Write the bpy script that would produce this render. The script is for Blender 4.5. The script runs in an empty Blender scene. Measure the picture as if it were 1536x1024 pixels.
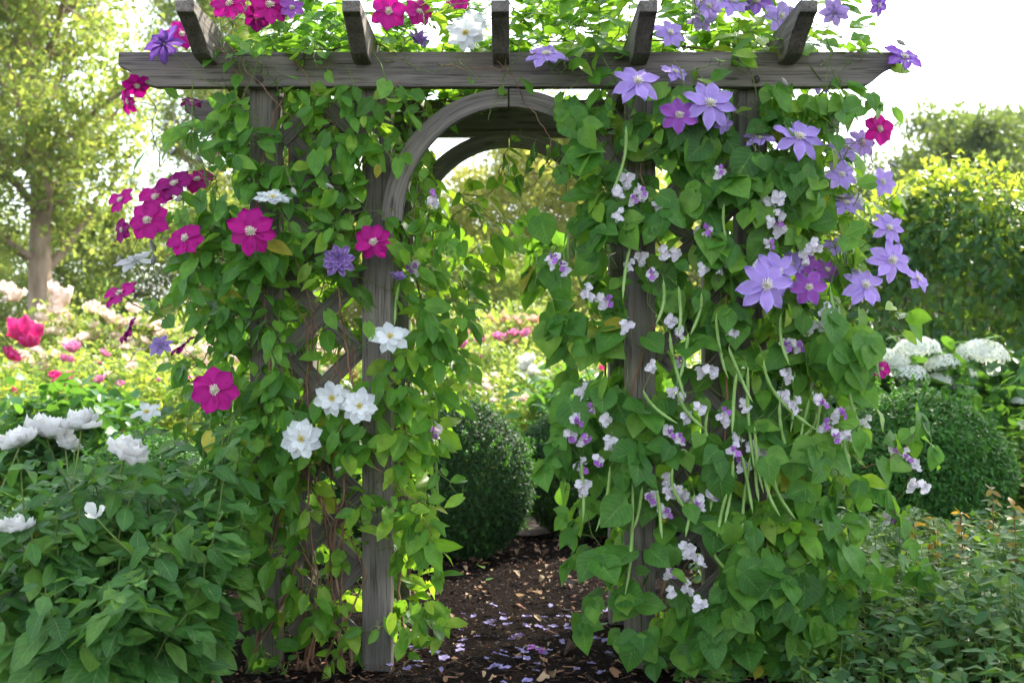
import bpy, math, random
from math import hypot
import numpy as np
from mathutils import Vector, Matrix
R = np.random.RandomState(7)
random.seed(7)
S = bpy.context.scene
C = S.collection
rad = math.radians
CAMY, CAMZ, FPX, HZ = -4.3, 1.11, 1741.0, 555.0
V = lambda *a: np.array(a, float)

def P(u, v, y):                      # where a point of the photograph stands, at real depth y
    d = (y - CAMY) / FPX
    return V((u - 768) * d, y, CAMZ - (v - HZ) * d)
def pix(p):
    p = np.atleast_2d(p); d = p[:, 1] - CAMY
    return 768 + FPX * p[:, 0] / d, HZ - FPX * (p[:, 2] - CAMZ) / d
def nrm(a):
    a = np.asarray(a, float)
    return a / np.maximum(np.linalg.norm(a, axis=-1, keepdims=True), 1e-9)

# ------------------------------------------------------------------ materials
def new_mat(name):
    m = bpy.data.materials.new(name); m.use_nodes = True
    nt = m.node_tree; nt.nodes.clear()
    out = nt.nodes.new('ShaderNodeOutputMaterial')
    return m, nt, out
def N(nt, t, **k):
    n = nt.nodes.new(t)
    for a, b in k.items(): setattr(n, a, b)
    return n
def ramp(nt, fac, cols):
    r = N(nt, 'ShaderNodeValToRGB'); e = r.color_ramp.elements
    while len(e) < len(cols): e.new(0.5)
    for i, c in enumerate(cols):
        p, col = c if isinstance(c[0], (int, float)) and len(c) == 2 else (i / (len(cols) - 1), c)
        e[i].position = p; e[i].color = (*col, 1)
    nt.links.new(fac, r.inputs[0]); return r.outputs[0]
def math_(nt, op, a, b=None, c=None):
    n = N(nt, 'ShaderNodeMath', operation=op)
    for i, x in enumerate((a, b, c)):
        if x is None: continue
        if isinstance(x, (int, float)): n.inputs[i].default_value = x
        else: nt.links.new(x, n.inputs[i])
    return n.outputs[0]
def mixc(nt, fac, a, b, mode='MIX'):
    n = N(nt, 'ShaderNodeMix', data_type='RGBA', blend_type=mode)
    for i, x in ((0, fac), (6, a), (7, b)):
        if isinstance(x, (int, float)): n.inputs[i].default_value = x
        elif isinstance(x, tuple): n.inputs[i].default_value = (*x, 1)
        else: nt.links.new(x, n.inputs[i])
    return n.outputs[2]

def leaf_mat(name, cols, trans, tf=0.40, rough=0.42, spec=0.3, veins=True, veincol=(.20, .32, .09)):
    m, nt, out = new_mat(name); L = nt.links.new
    geo = N(nt, 'ShaderNodeNewGeometry')
    if veins: cols = [(.965 * i / (len(cols) - 1), c) for i, c in enumerate(cols)] + [(.988, cols[-1]), (.997, (.42, .36, .04))]
    col = ramp(nt, geo.outputs['Random Per Island'], cols)
    bs = N(nt, 'ShaderNodeBsdfPrincipled')
    if veins:
        uv = N(nt, 'ShaderNodeUVMap'); sx = N(nt, 'ShaderNodeSeparateXYZ'); L(uv.outputs[0], sx.inputs[0])
        au = math_(nt, 'ABSOLUTE', sx.outputs[0])
        mid = math_(nt, 'SMOOTH_MAX', math_(nt, 'SUBTRACT', 1.0, math_(nt, 'MULTIPLY', au, 16)), 0, .1)
        w = math_(nt, 'SINE', math_(nt, 'MULTIPLY', math_(nt, 'SUBTRACT', sx.outputs[1], math_(nt, 'MULTIPLY', au, .30)), 44))
        side = math_(nt, 'POWER', math_(nt, 'MAXIMUM', w, 0), 10)
        vein = math_(nt, 'MINIMUM', math_(nt, 'ADD', math_(nt, 'MULTIPLY', mid, .7), math_(nt, 'MULTIPLY', side, .38)), 1)
        no = N(nt, 'ShaderNodeTexNoise'); no.inputs['Scale'].default_value = 34; no.inputs['Detail'].default_value = 3
        tc = N(nt, 'ShaderNodeTexCoord'); L(tc.outputs['Object'], no.inputs['Vector'])
        col = mixc(nt, 1.0, col, ramp(nt, no.outputs['Fac'], [(.25, (.62, .66, .62)), (.75, (1.28, 1.22, 1.15))]), 'MULTIPLY')
        col = mixc(nt, vein, col, veincol)
        bp = N(nt, 'ShaderNodeBump'); bp.inputs['Strength'].default_value = .35; bp.inputs['Distance'].default_value = .002
        L(math_(nt, 'SUBTRACT', 1, vein), bp.inputs['Height']); L(bp.outputs[0], bs.inputs['Normal'])
    L(col, bs.inputs['Base Color'])
    bs.inputs['Roughness'].default_value = rough; bs.inputs['Specular IOR Level'].default_value = spec
    tr = N(nt, 'ShaderNodeBsdfTranslucent')
    L(mixc(nt, .6, mixc(nt, 1.0, col, (3.2, 3.0, 1.8), 'MULTIPLY'), trans), tr.inputs['Color'])
    mx = N(nt, 'ShaderNodeMixShader'); mx.inputs[0].default_value = tf
    L(bs.outputs[0], mx.inputs[1]); L(tr.outputs[0], mx.inputs[2]); L(mx.outputs[0], out.inputs[0])
    return m

def petal_mat(name, base, edge, stripe, tf=.35, streak=.35, rough=.55):
    # uv.x across the petal (-1..1), uv.y along it
    m, nt, out = new_mat(name); L = nt.links.new
    uv = N(nt, 'ShaderNodeUVMap'); sx = N(nt, 'ShaderNodeSeparateXYZ'); L(uv.outputs[0], sx.inputs[0])
    au = math_(nt, 'ABSOLUTE', sx.outputs[0])
    no = N(nt, 'ShaderNodeTexNoise'); no.inputs['Scale'].default_value = 3.0; no.inputs['Detail'].default_value = 3
    mp = N(nt, 'ShaderNodeMapping'); mp.inputs['Scale'].default_value = (5, .7, 1); L(uv.outputs[0], mp.inputs[0]); L(mp.outputs[0], no.inputs['Vector'])
    geo = N(nt, 'ShaderNodeNewGeometry')
    col = mixc(nt, math_(nt, 'POWER', au, 2.0), base, edge)
    st = math_(nt, 'MULTIPLY', math_(nt, 'MAXIMUM', math_(nt, 'SUBTRACT', 1, math_(nt, 'MULTIPLY', au, 3.2)), 0), math_(nt, 'SUBTRACT', 1.0, math_(nt, 'MULTIPLY', sx.outputs[1], .75)))
    col = mixc(nt, math_(nt, 'MULTIPLY', st, streak * 1.6), col, stripe)
    col = mixc(nt, 1.0, col, ramp(nt, no.outputs['Fac'], [(.3, (1 - streak, 1 - streak, 1 - streak)), (.7, (1.15, 1.15, 1.15))]), 'MULTIPLY')
    col = mixc(nt, 1.0, col, ramp(nt, geo.outputs['Random Per Island'], [(.84, .84, .86), (1.1, 1.1, 1.08)]), 'MULTIPLY')
    bs = N(nt, 'ShaderNodeBsdfPrincipled'); L(col, bs.inputs['Base Color'])
    bs.inputs['Roughness'].default_value = rough; bs.inputs['Specular IOR Level'].default_value = .25
    bp = N(nt, 'ShaderNodeBump'); bp.inputs['Strength'].default_value = .5; bp.inputs['Distance'].default_value = .002
    L(no.outputs['Fac'], bp.inputs['Height']); L(bp.outputs[0], bs.inputs['Normal'])
    tr = N(nt, 'ShaderNodeBsdfTranslucent'); L(col, tr.inputs['Color'])
    mx = N(nt, 'ShaderNodeMixShader'); mx.inputs[0].default_value = tf
    L(bs.outputs[0], mx.inputs[1]); L(tr.outputs[0], mx.inputs[2]); L(mx.outputs[0], out.inputs[0])
    return m

def plain_mat(name, cols, rough=.8, scale=30, stretch=(1, 1, 1), bump=.3, spec=.3, dist=.004, island=False):
    m, nt, out = new_mat(name); L = nt.links.new
    tc = N(nt, 'ShaderNodeTexCoord'); mp = N(nt, 'ShaderNodeMapping'); mp.inputs['Scale'].default_value = stretch
    L(tc.outputs['Object'], mp.inputs[0])
    no = N(nt, 'ShaderNodeTexNoise'); no.inputs['Scale'].default_value = scale; no.inputs['Detail'].default_value = 6
    L(mp.outputs[0], no.inputs['Vector'])
    f = no.outputs['Fac']
    if island:
        f = N(nt, 'ShaderNodeNewGeometry').outputs['Random Per Island']
    col = ramp(nt, f, cols if island else [(.3 + .4 * i / (len(cols) - 1), c) for i, c in enumerate(cols)])
    bs = N(nt, 'ShaderNodeBsdfPrincipled'); L(col, bs.inputs['Base Color'])
    bs.inputs['Roughness'].default_value = rough; bs.inputs['Specular IOR Level'].default_value = spec
    bp = N(nt, 'ShaderNodeBump'); bp.inputs['Strength'].default_value = bump; bp.inputs['Distance'].default_value = dist
    L(no.outputs['Fac'], bp.inputs['Height']); L(bp.outputs[0], bs.inputs['Normal'])
    L(bs.outputs[0], out.inputs[0])
    return m

def wood_mat(name, use_uv=False, tint=1.0):
    m, nt, out = new_mat(name); L = nt.links.new
    tc = N(nt, 'ShaderNodeTexCoord'); oi = N(nt, 'ShaderNodeObjectInfo')
    src = N(nt, 'ShaderNodeUVMap').outputs[0] if use_uv else tc.outputs['Object']
    add = N(nt, 'ShaderNodeVectorMath', operation='ADD'); L(src, add.inputs[0])
    cb = N(nt, 'ShaderNodeCombineXYZ'); L(math_(nt, 'MULTIPLY', oi.outputs['Random'], 37), cb.inputs[0]); L(math_(nt, 'MULTIPLY', oi.outputs['Random'], 11), cb.inputs[1])
    L(cb.outputs[0], add.inputs[1])
    def noise(scale, st, det=5, dist=0):
        mp = N(nt, 'ShaderNodeMapping'); mp.inputs['Scale'].default_value = st; L(add.outputs[0], mp.inputs[0])
        n = N(nt, 'ShaderNodeTexNoise'); n.inputs['Scale'].default_value = scale; n.inputs['Detail'].default_value = det; n.inputs['Distortion'].default_value = dist
        L(mp.outputs[0], n.inputs['Vector']); return n.outputs['Fac']
    fine = noise(170, (.035, 1, 1), 4, .3); grain = noise(28, (.05, 1, 1), 6, .8); blot = noise(3.5, (.6, 1, 1), 4); stain = noise(11, (.25, 1, 1), 5)
    t = tint
    col = ramp(nt, grain, [(.28, (.118 * t, .104 * t, .088 * t)), (.5, (.172 * t, .152 * t, .128 * t)), (.72, (.245 * t, .215 * t, .18 * t))])
    col = mixc(nt, 1.0, col, ramp(nt, blot, [(.3, (.72, .72, .76)), (.7, (1.2, 1.16, 1.1))]), 'MULTIPLY')
    col = mixc(nt, 1.0, col, ramp(nt, fine, [(.34, (.42, .41, .40)), (.46, (1, 1, 1)), (.7, (1.12, 1.12, 1.12))]), 'MULTIPLY')
    col = mixc(nt, ramp(nt, stain, [(.58, (0, 0, 0)), (.72, (.55, .55, .55))]), col, (.085 * t, .095 * t, .06 * t))
    mp = N(nt, 'ShaderNodeMapping'); mp.inputs['Scale'].default_value = (2.2, 9, 9); L(add.outputs[0], mp.inputs[0])
    vo = N(nt, 'ShaderNodeTexVoronoi'); vo.inputs['Scale'].default_value = 1.3; L(mp.outputs[0], vo.inputs['Vector'])
    col = mixc(nt, ramp(nt, vo.outputs['Distance'], [(.05, (.85, .85, .85)), (.12, (0, 0, 0))]), col, (.035 * t, .026 * t, .02 * t))
    bs = N(nt, 'ShaderNodeBsdfPrincipled'); L(col, bs.inputs['Base Color'])
    bs.inputs['Roughness'].default_value = .82; bs.inputs['Specular IOR Level'].default_value = .3
    bp = N(nt, 'ShaderNodeBump'); bp.inputs['Strength'].default_value = .7; bp.inputs['Distance'].default_value = .003
    L(math_(nt, 'ADD', math_(nt, 'MULTIPLY', fine, .7), grain), bp.inputs['Height']); L(bp.outputs[0], bs.inputs['Normal'])
    L(bs.outputs[0], out.inputs[0])
    return m

M = {}
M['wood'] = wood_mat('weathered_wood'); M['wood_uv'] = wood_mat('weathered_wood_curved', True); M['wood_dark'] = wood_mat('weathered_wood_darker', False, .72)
M['clem'] = leaf_mat('clematis_leaf', [(.036, .135, .014), (.058, .19, .02), (.092, .255, .028), (.165, .33, .035)], (.30, .55, .035))
M['clem2'] = leaf_mat('clematis_leaf_fresh', [(.044, .155, .014), (.075, .225, .02), (.12, .295, .028), (.23, .37, .035)], (.36, .60, .03))
M['bean'] = leaf_mat('bean_leaf', [(.034, .13, .020), (.052, .175, .024), (.08, .225, .028), (.14, .29, .035)], (.28, .52, .035), rough=.5)
M['shrub'] = leaf_mat('shrub_leaf', [(.024, .095, .020), (.040, .14, .026), (.062, .18, .03), (.11, .23, .035)], (.20, .42, .04), tf=.3, rough=.45)
M['box'] = leaf_mat('box_leaf', [(.010, .042, .009), (.018, .065, .013), (.032, .10, .02)], (.10, .26, .02), tf=.2, veins=False, spec=.2, rough=.55)
M['box_fresh'] = leaf_mat('box_leaf_fresh', [(.022, .09, .014), (.04, .14, .02), (.07, .21, .03)], (.16, .40, .03), tf=.25, veins=False, spec=.25, rough=.5)
M['hedge_new_sunlit'] = leaf_mat('hedge_leaf_new_sunlit', [(.08, .18, .02), (.18, .27, .03), (.32, .36, .06)], (.60, .66, .06), tf=.4, veins=False)  # new growth, with the yellow of the sunlit hedge top put in its colour
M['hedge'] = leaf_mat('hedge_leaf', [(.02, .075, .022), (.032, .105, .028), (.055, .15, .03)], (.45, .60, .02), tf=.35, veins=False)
M['rosel'] = leaf_mat('rose_leaf', [(.04, .13, .02), (.08, .19, .025), (.16, .25, .03), (.28, .30, .05)], (.55, .60, .08), tf=.40, veins=False)
M['rosel2'] = leaf_mat('rose_leaf_golden', [(.09, .18, .02), (.13, .24, .03), (.22, .30, .05), (.36, .36, .14)], (.50, .58, .12), tf=.36, veins=False)
M['darkl'] = leaf_mat('hydrangea_leaf', [(.03, .11, .03), (.05, .15, .035), (.08, .20, .035)], (.26, .50, .03), tf=.3, veins=False)
M['cover'] = leaf_mat('cover_leaf', [(.03, .095, .03), (.045, .125, .034), (.065, .16, .034), (.12, .19, .035)], (.25, .45, .03), tf=.3, veins=False, spec=.25, rough=.55)
M['rust'] = leaf_mat('rusty_leaf', [(.06, .15, .03), (.12, .18, .03), (.30, .14, .04), (.26, .22, .04)], (.6, .3, .03), tf=.35, veins=False)
M['tree'] = leaf_mat('tree_leaf', [(.07, .15, .03), (.12, .20, .035), (.20, .26, .05), (.27, .29, .07)], (.50, .58, .12), tf=.45, veins=False)
M['tree_y'] = leaf_mat('tree_leaf_golden', [(.13, .20, .04), (.24, .29, .06), (.38, .38, .09)], (.80, .75, .16), tf=.45, veins=False)
M['tree_d'] = leaf_mat('tree_leaf_dark', [(.035, .085, .03), (.06, .12, .035), (.12, .17, .04)], (.34, .42, .06), tf=.35, veins=False)
M['magenta'] = petal_mat('magenta_petal', (.58, .004, .27), (.46, .002, .23), (.74, .015, .36), streak=.25)
M['maroon'] = petal_mat('dark_magenta_petal', (.34, .004, .18), (.26, .004, .17), (.48, .02, .24), streak=.3)
M['violet'] = petal_mat('lilac_petal', (.50, .33, .82), (.58, .42, .87), (.66, .38, .80), streak=.2)
M['purple'] = petal_mat('purple_petal', (.34, .14, .62), (.26, .09, .55), (.68, .52, .82), streak=.3)
M['orchid'] = petal_mat('orchid_petal', (.40, .10, .55), (.45, .16, .62), (.60, .10, .40), streak=.3)
M['lilacd'] = petal_mat('double_lilac_petal', (.40, .22, .62), (.58, .42, .78), (.30, .12, .45), streak=.45)
M['white'] = petal_mat('white_petal', (.86, .87, .86), (.87, .88, .88), (.86, .87, .55), streak=.07, tf=.45)
M['cream'] = petal_mat('cream_petal', (.87, .86, .81), (.89, .88, .86), (.85, .78, .55), streak=.05, tf=.6)
M['blush'] = petal_mat('blush_petal', (.90, .70, .58), (.92, .80, .72), (.88, .55, .42), streak=.08)
M['peach'] = petal_mat('peach_petal', (.88, .50, .36), (.86, .62, .50), (.9, .45, .2), streak=.1)
M['hotpink'] = petal_mat('hot_pink_petal', (.72, .02, .20), (.80, .09, .34), (.5, .01, .12), streak=.15)
M['pink'] = petal_mat('pink_petal', (.80, .20, .45), (.85, .38, .60), (.7, .1, .3), streak=.15)
M['beanw'] = petal_mat('bean_blossom_white', (.87, .80, .85), (.88, .85, .88), (.76, .52, .74), streak=.1)
M['beanp'] = petal_mat('bean_blossom_violet', (.52, .16, .66), (.62, .30, .76), (.4, .06, .5), streak=.2)
M['hydr'] = petal_mat('hydrangea_floret', (.80, .83, .74), (.82, .84, .78), (.6, .7, .4), streak=.06, tf=.3)
M['fallen'] = petal_mat('fallen_lilac_petal', (.27, .22, .50), (.33, .29, .55), (.28, .2, .4), streak=.3, tf=.15)
M['stamen'] = plain_mat('cream_stamen', [(.72, .66, .48), (.85, .82, .66)], .7, 60, bump=0)
M['stamy'] = plain_mat('yellow_stamen', [(.62, .48, .06), (.80, .68, .12)], .7, 60, bump=0)
M['stemg'] = plain_mat('green_stem', [(.09, .15, .03), (.17, .22, .05)], .6, 20, bump=.1)
M['stemb'] = plain_mat('brown_vine_stem', [(.10, .045, .025), (.24, .12, .07), (.30, .18, .11)], .8, 40, (1, 1, .2))
M['stemd'] = plain_mat('dark_flower_stalk', [(.06, .05, .03), (.10, .10, .04)], .6, 40)
M['pod'] = plain_mat('bean_pod', [(.17, .32, .06), (.27, .42, .11)], .45, 50, (1, 1, .3), bump=.3, spec=.5)
M['bark'] = plain_mat('tree_bark', [(.20, .14, .09), (.42, .31, .21)], .9, 9, (1, 1, .2), bump=.8, dist=.03)
M['bark2'] = plain_mat('woody_branch', [(.06, .05, .03), (.13, .10, .06)], .9, 20)
M['budg'] = plain_mat('bud_green', [(.22, .30, .12), (.45, .35, .45)], .6, 20)
M['dryl'] = plain_mat('dry_leaf_brown', [(.16, .08, .04), (.30, .17, .09)], .7, 30)
M['dryl2'] = plain_mat('dry_leaf_tan', [(.30, .19, .10), (.45, .33, .20)], .7, 30)
M['bolt'] = plain_mat('rusted_bolt', [(.03, .03, .03), (.08, .06, .05)], .5, 90)
M['chip'] = plain_mat('bark_chip', [(.005, .0035, .003), (.010, .006, .0045), (.02, .012, .008), (.07, .035, .02), (.30, .15, .085)], .9, 60, island=True)

# ground: dark crumbly mulch
m, nt, out = new_mat('mulch_soil'); L = nt.links.new
tc = N(nt, 'ShaderNodeTexCoord')
n1 = N(nt, 'ShaderNodeTexNoise'); n1.inputs['Scale'].default_value = 60; n1.inputs['Detail'].default_value = 8; L(tc.outputs['Object'], n1.inputs['Vector'])
vo = N(nt, 'ShaderNodeTexVoronoi'); vo.inputs['Scale'].default_value = 70; L(tc.outputs['Object'], vo.inputs['Vector'])
col = ramp(nt, n1.outputs['Fac'], [(.3, (.003, .0022, .0018)), (.5, (.009, .006, .0045)), (.75, (.026, .016, .011))])
bs = N(nt, 'ShaderNodeBsdfPrincipled'); L(col, bs.inputs['Base Color']); bs.inputs['Roughness'].default_value = 1; bs.inputs['Specular IOR Level'].default_value = .03
bp = N(nt, 'ShaderNodeBump'); bp.inputs['Strength'].default_value = 1; bp.inputs['Distance'].default_value = .015
L(math_(nt, 'ADD', n1.outputs['Fac'], math_(nt, 'MULTIPLY', vo.outputs['Distance'], .8)), bp.inputs['Height']); L(bp.outputs[0], bs.inputs['Normal']); L(bs.outputs[0], out.inputs[0])
M['soil'] = m
M['gravel'] = plain_mat('garden_path_grit', [(.05, .035, .025), (.12, .085, .06), (.24, .18, .14)], .95, 45, bump=1, dist=.02)
M['lawn'] = plain_mat('lawn_green', [(.06, .12, .02), (.12, .19, .03)], .9, 30, bump=1, dist=.02)

# ------------------------------------------------------------------ mesh building
class MB:
    def __init__(s): s.v, s.l, s.t, s.uv, s.n = [], [], [], [], 0
    def add(s, v, faces, uv=None):
        """faces: int array (m,k) or list of such"""
        v = np.asarray(v, float).reshape(-1, 3)
        uv = np.zeros((len(v), 2)) if uv is None else np.asarray(uv, float)
        if isinstance(faces, np.ndarray) and faces.ndim == 2: faces = [faces]
        for f in faces:
            f = np.asarray(f, int)
            if f.ndim == 1: f = f[None]
            s.l.append((f + s.n).ravel()); s.t.append(np.full(len(f), f.shape[1]))
        s.v.append(v); s.uv.append(uv); s.n += len(v)
    def mesh(s, name, mat=None, smooth=True, mats=None, mi=None):
        me = bpy.data.meshes.new(name)
        if s.n:
            v = np.concatenate(s.v); l = np.concatenate(s.l); t = np.concatenate(s.t); uv = np.concatenate(s.uv)
            me.vertices.add(len(v)); me.vertices.foreach_set('co', v.ravel())
            me.loops.add(len(l)); me.loops.foreach_set('vertex_index', l.astype(np.int32))
            me.polygons.add(len(t)); st = np.concatenate([[0], np.cumsum(t)[:-1]])
            me.polygons.foreach_set('loop_start', st.astype(np.int32))
            me.polygons.foreach_set('use_smooth', np.full(len(t), smooth))
            u = me.uv_layers.new(name='UVMap'); u.data.foreach_set('uv', uv[l].ravel())
            me.update(calc_edges=True); me.validate()
            if smooth: me.polygons.foreach_set('use_smooth', np.full(len(me.polygons), True))
        if mat: me.materials.append(M[mat] if isinstance(mat, str) else mat)
        return me
    def scatter(s, temps, pos, rot, sc, which=None):
        pos = np.asarray(pos, float); n = len(pos)
        if n == 0: return
        sc = np.asarray(sc, float)
        if sc.ndim == 1: sc = np.repeat(sc[:, None], 3, 1)
        if which is None: which = R.randint(0, len(temps), n)
        for k, (tv, tf, tu) in enumerate(temps):
            idx = np.where(which == k)[0]
            if not len(idx): continue
            v = np.einsum('nij,nkj->nki', rot[idx], tv[None] * sc[idx][:, None, :]) + pos[idx][:, None, :]
            off = (np.arange(len(idx)) * len(tv))[:, None, None]
            fs = [(f[None] + off).reshape(-1, f.shape[1]) for f in ([tf] if isinstance(tf, np.ndarray) else tf)]
            s.add(v.reshape(-1, 3), fs, np.tile(tu, (len(idx), 1)))

def frames(normal, tip):
    n = nrm(normal); t = np.asarray(tip, float)
    y = nrm(t - (t * n).sum(-1, keepdims=True) * n); x = np.cross(y, n)
    return np.stack([x, y, n], -1)          # columns

def link(name, me, parent=None):
    o = bpy.data.objects.new(name, me); C.objects.link(o)
    if parent is not None: o.parent = parent
    return o
def tag(o, label=None, cat=None, group=None, kind=None):
    for k, x in (('label', label), ('category', cat), ('group', group), ('kind', kind)):
        if x: o[k] = x
    return o
def empty(name, loc=(0, 0, 0)):
    o = bpy.data.objects.new(name, None); C.objects.link(o); o.location = loc; o.empty_display_size = .1; return o
def copy_tree(o, parent=None):
    c = o.copy(); C.objects.link(c)
    if parent is not None: c.parent = parent
    for ch in list(o.children): copy_tree(ch, c)
    return c

def tube(mb, pts, r, sides=5, cap=True):
    pts = np.asarray(pts, float); n = len(pts)
    r = np.full(n, r) if np.isscalar(r) else np.asarray(r, float)
    d = nrm(np.gradient(pts, axis=0))
    up = V(0, 0, 1) if abs(d[0][2]) < .9 else V(1, 0, 0)
    a = np.cross(d, up); bad = np.linalg.norm(a, axis=1) < .05
    a[bad] = np.cross(d[bad], V(1, .3, 0)); a = nrm(a)
    for i in range(1, n):
        q = a[i - 1] - (a[i - 1] @ d[i]) * d[i]
        if np.linalg.norm(q) > 1e-4: a[i] = q / np.linalg.norm(q)
    b = np.cross(d, a)
    th = np.arange(sides) * 2 * math.pi / sides
    v = pts[:, None] + r[:, None, None] * (np.cos(th)[None, :, None] * a[:, None] + np.sin(th)[None, :, None] * b[:, None])
    i = np.arange(n - 1)[:, None] * sides; j = np.arange(sides)[None]; j2 = (j + 1) % sides
    f = np.stack([i + j, i + j2, i + sides + j2, i + sides + j], -1).reshape(-1, 4)
    mb.add(v.reshape(-1, 3), [f, np.arange(sides)[None, ::-1] , (n - 1) * sides + np.arange(sides)[None]] if cap else f)

def bez(a, b, sag=(0, 0, 0), n=8, wob=0):
    a, b = np.asarray(a), np.asarray(b); m = (a + b) / 2 + np.asarray(sag)
    t = np.linspace(0, 1, n)[:, None]
    p = (1 - t) ** 2 * a + 2 * t * (1 - t) * m + t * t * b
    if wob: p[1:-1] += R.randn(n - 2, 3) * wob
    return p

# ---- leaf templates: base at the origin, tip along +Y, face up +Z
def leaf_t(w=.62, heart=.12, fold=.25, droop=.25, wave=.02, rows=7, peak=.38, twist=0., tipw=1.0):
    t = np.linspace(0, 1, rows); us = V(-1, -.5, 0, .5, 1)
    prof = np.where(t < peak, .55 * heart / .12 * 0 + (0.30 + heart) + (1 - .30 - heart) * np.sin(t / peak * math.pi / 2), np.cos((t - peak) / (1 - peak) * math.pi / 2) ** tipw)
    prof = prof * w / 2
    v, uv = [], []
    for i, tt in enumerate(t):
        for u in us:
            x = u * prof[i]
            y = tt - heart * abs(u) * max(0, 1 - tt / .45) + .05 * abs(u) * 0
            z = fold * abs(x) - droop * tt * tt + wave * math.sin(tt * 11 + u * 3) * abs(u) + twist * x * tt
            v.append((x, y, z)); uv.append((u, tt))
    f = [(i * 5 + j, i * 5 + j + 1, (i + 1) * 5 + j + 1, (i + 1) * 5 + j) for i in range(rows - 1) for j in range(4)]
    return np.array(v), np.array(f), np.array(uv)
def leaf_set(w, heart, n=5, rows=7, **k):
    return [leaf_t(w * R.uniform(.86, 1.14), heart, R.uniform(.0, .42), R.uniform(-.03, .42), R.uniform(.0, .04), rows, twist=R.uniform(-.5, .5), **k) for _ in range(n)]
def small_leaf(w=.5, fold=.2, droop=.15):     # 4 quads
    v = np.array([(0, 0, 0), (-w * .42, .35, fold * w * .4), (0, .4, 0), (w * .42, .35, fold * w * .4), (-w * .34, .72, .02 - droop * .5), (0, .75, -droop * .5 - .03), (w * .34, .72, .02 - droop * .5), (0, 1, -droop)])
    f = [np.array([(0, 2, 1, 1)])[:, :3], np.array([(0, 3, 2)]), np.array([(1, 2, 5, 4), (2, 3, 6, 5)]), np.array([(4, 5, 7), (5, 6, 7)])]
    return v, f, np.stack([v[:, 0] * 2 / w, v[:, 1]], 1)
def quad_leaf(w=.55, fold=.15):               # 2 tris folded
    v = np.array([(0, 0, 0), (-w / 2, .45, fold), (0, 1, -.08), (w / 2, .45, fold)])
    return v, [np.array([(0, 2, 1)]), np.array([(0, 3, 2)])], np.array([(0, 0), (-1, .5), (0, 1), (1, .5)], float)
T_clem = leaf_set(.58, .10, 7, tipw=1.05); T_bean = leaf_set(.92, .12, 6, tipw=1.2, peak=.32); T_shrub = leaf_set(.56, .03, 6, tipw=1.0, peak=.42)
T_small = [small_leaf(R.uniform(.45, .7), R.uniform(0, .5), R.uniform(0, .4)) for _ in range(4)]
T_quad = [quad_leaf(w, f) for w, f in ((.5, .1), (.62, .2), (.55, .02))]

# ---- petals and flowers
def petal_t(w=.5, cup=.1, droop=.1, ruffle=.03, rows=6, peak=.55, tip=.8, base=.25, ribs=.03, seed=0):
    t = np.linspace(0, 1, rows); us = V(-1, -.5, 0, .5, 1); r = np.random.RandomState(seed)
    prof = np.where(t < peak, base + (1 - base) * np.sin(t / peak * math.pi / 2), np.maximum(np.cos((t - peak) / (1 - peak) * math.pi / 2), 0) ** tip) * w / 2
    v, uv = [], []; ph = r.uniform(0, 6)
    for i, tt in enumerate(t):
        for u in us:
            x = u * prof[i]
            z = cup * abs(u) * w * (tt ** .7) - droop * tt ** 2 + ruffle * math.sin(tt * 9 + u * 5 + ph) * abs(u) - ribs * (1 if abs(u) == .5 else 0) * (tt > .1)
            v.append((x, tt, z)); uv.append((u, tt))
    f = [(i * 5 + j, i * 5 + j + 1, (i + 1) * 5 + j + 1, (i + 1) * 5 + j) for i in range(rows - 1) for j in range(4)]
    return np.array(v), np.array(f), np.array(uv)
def rotz(a):
    c, s = np.cos(a), np.sin(a); z = np.zeros_like(a); o = np.ones_like(a)
    return np.stack([np.stack([c, -s, z], -1), np.stack([s, c, z], -1), np.stack([z, z, o], -1)], -2)
def rotx(a):
    c, s = np.cos(a), np.sin(a); z = np.zeros_like(a); o = np.ones_like(a)
    return np.stack([np.stack([o, z, z], -1), np.stack([z, c, -s], -1), np.stack([z, s, c], -1)], -2)
def flower_mesh(name, mat, n, rings, w=.5, seed=0, **k):
    """rings: list of (count, length, lift angle, r0)"""
    r = np.random.RandomState(seed); mb = MB()
    for ri, (cnt, ln, lift, r0) in enumerate(rings):
        a = np.arange(cnt) * 2 * math.pi / cnt + ri * .45 + r.randn(cnt) * .07
        rot = rotz(a) @ rotx(np.full(cnt, lift) + r.randn(cnt) * .09)
        pos = np.stack([-np.sin(a) * r0, np.cos(a) * r0, np.full(cnt, .012 * ri) + (np.arange(cnt) % 2) * .015], -1)
        temps = [petal_t(w * r.uniform(.84, 1.14), seed=seed * 9 + q + ri * 5, **{**k, 'droop': k.get('droop', .1) + r.uniform(-.10, .16), 'cup': k.get('cup', .1) + r.uniform(-.08, .12), 'ruffle': k.get('ruffle', .03) * r.uniform(.8, 1.9)}) for q in range(5)]
        mb.scatter(temps, pos, rot, ln * r.uniform(.92, 1.06, cnt), which=r.randint(0, 5, cnt))
    return mb.mesh(name, mat)
def stamen_mesh(name, mat, n=34, rad_=.2, h=.14, seed=1):
    r = np.random.RandomState(seed); mb = MB()
    for i in range(n):
        q = math.sqrt((i + .5) / n); a = i * 2.4
        d = V(math.cos(a) * q, math.sin(a) * q, 1.1 - q * .8); d /= np.linalg.norm(d)
        ln = h * (1.1 + .4 * r.rand()) * (1 if q < .6 else 1.25)
        tube(mb, [d * .01, d * ln * .6, d * ln + V(0, 0, .01)], [.012, .012, .018], 4)
    return mb.mesh(name, mat)
CLEM = {}
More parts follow.
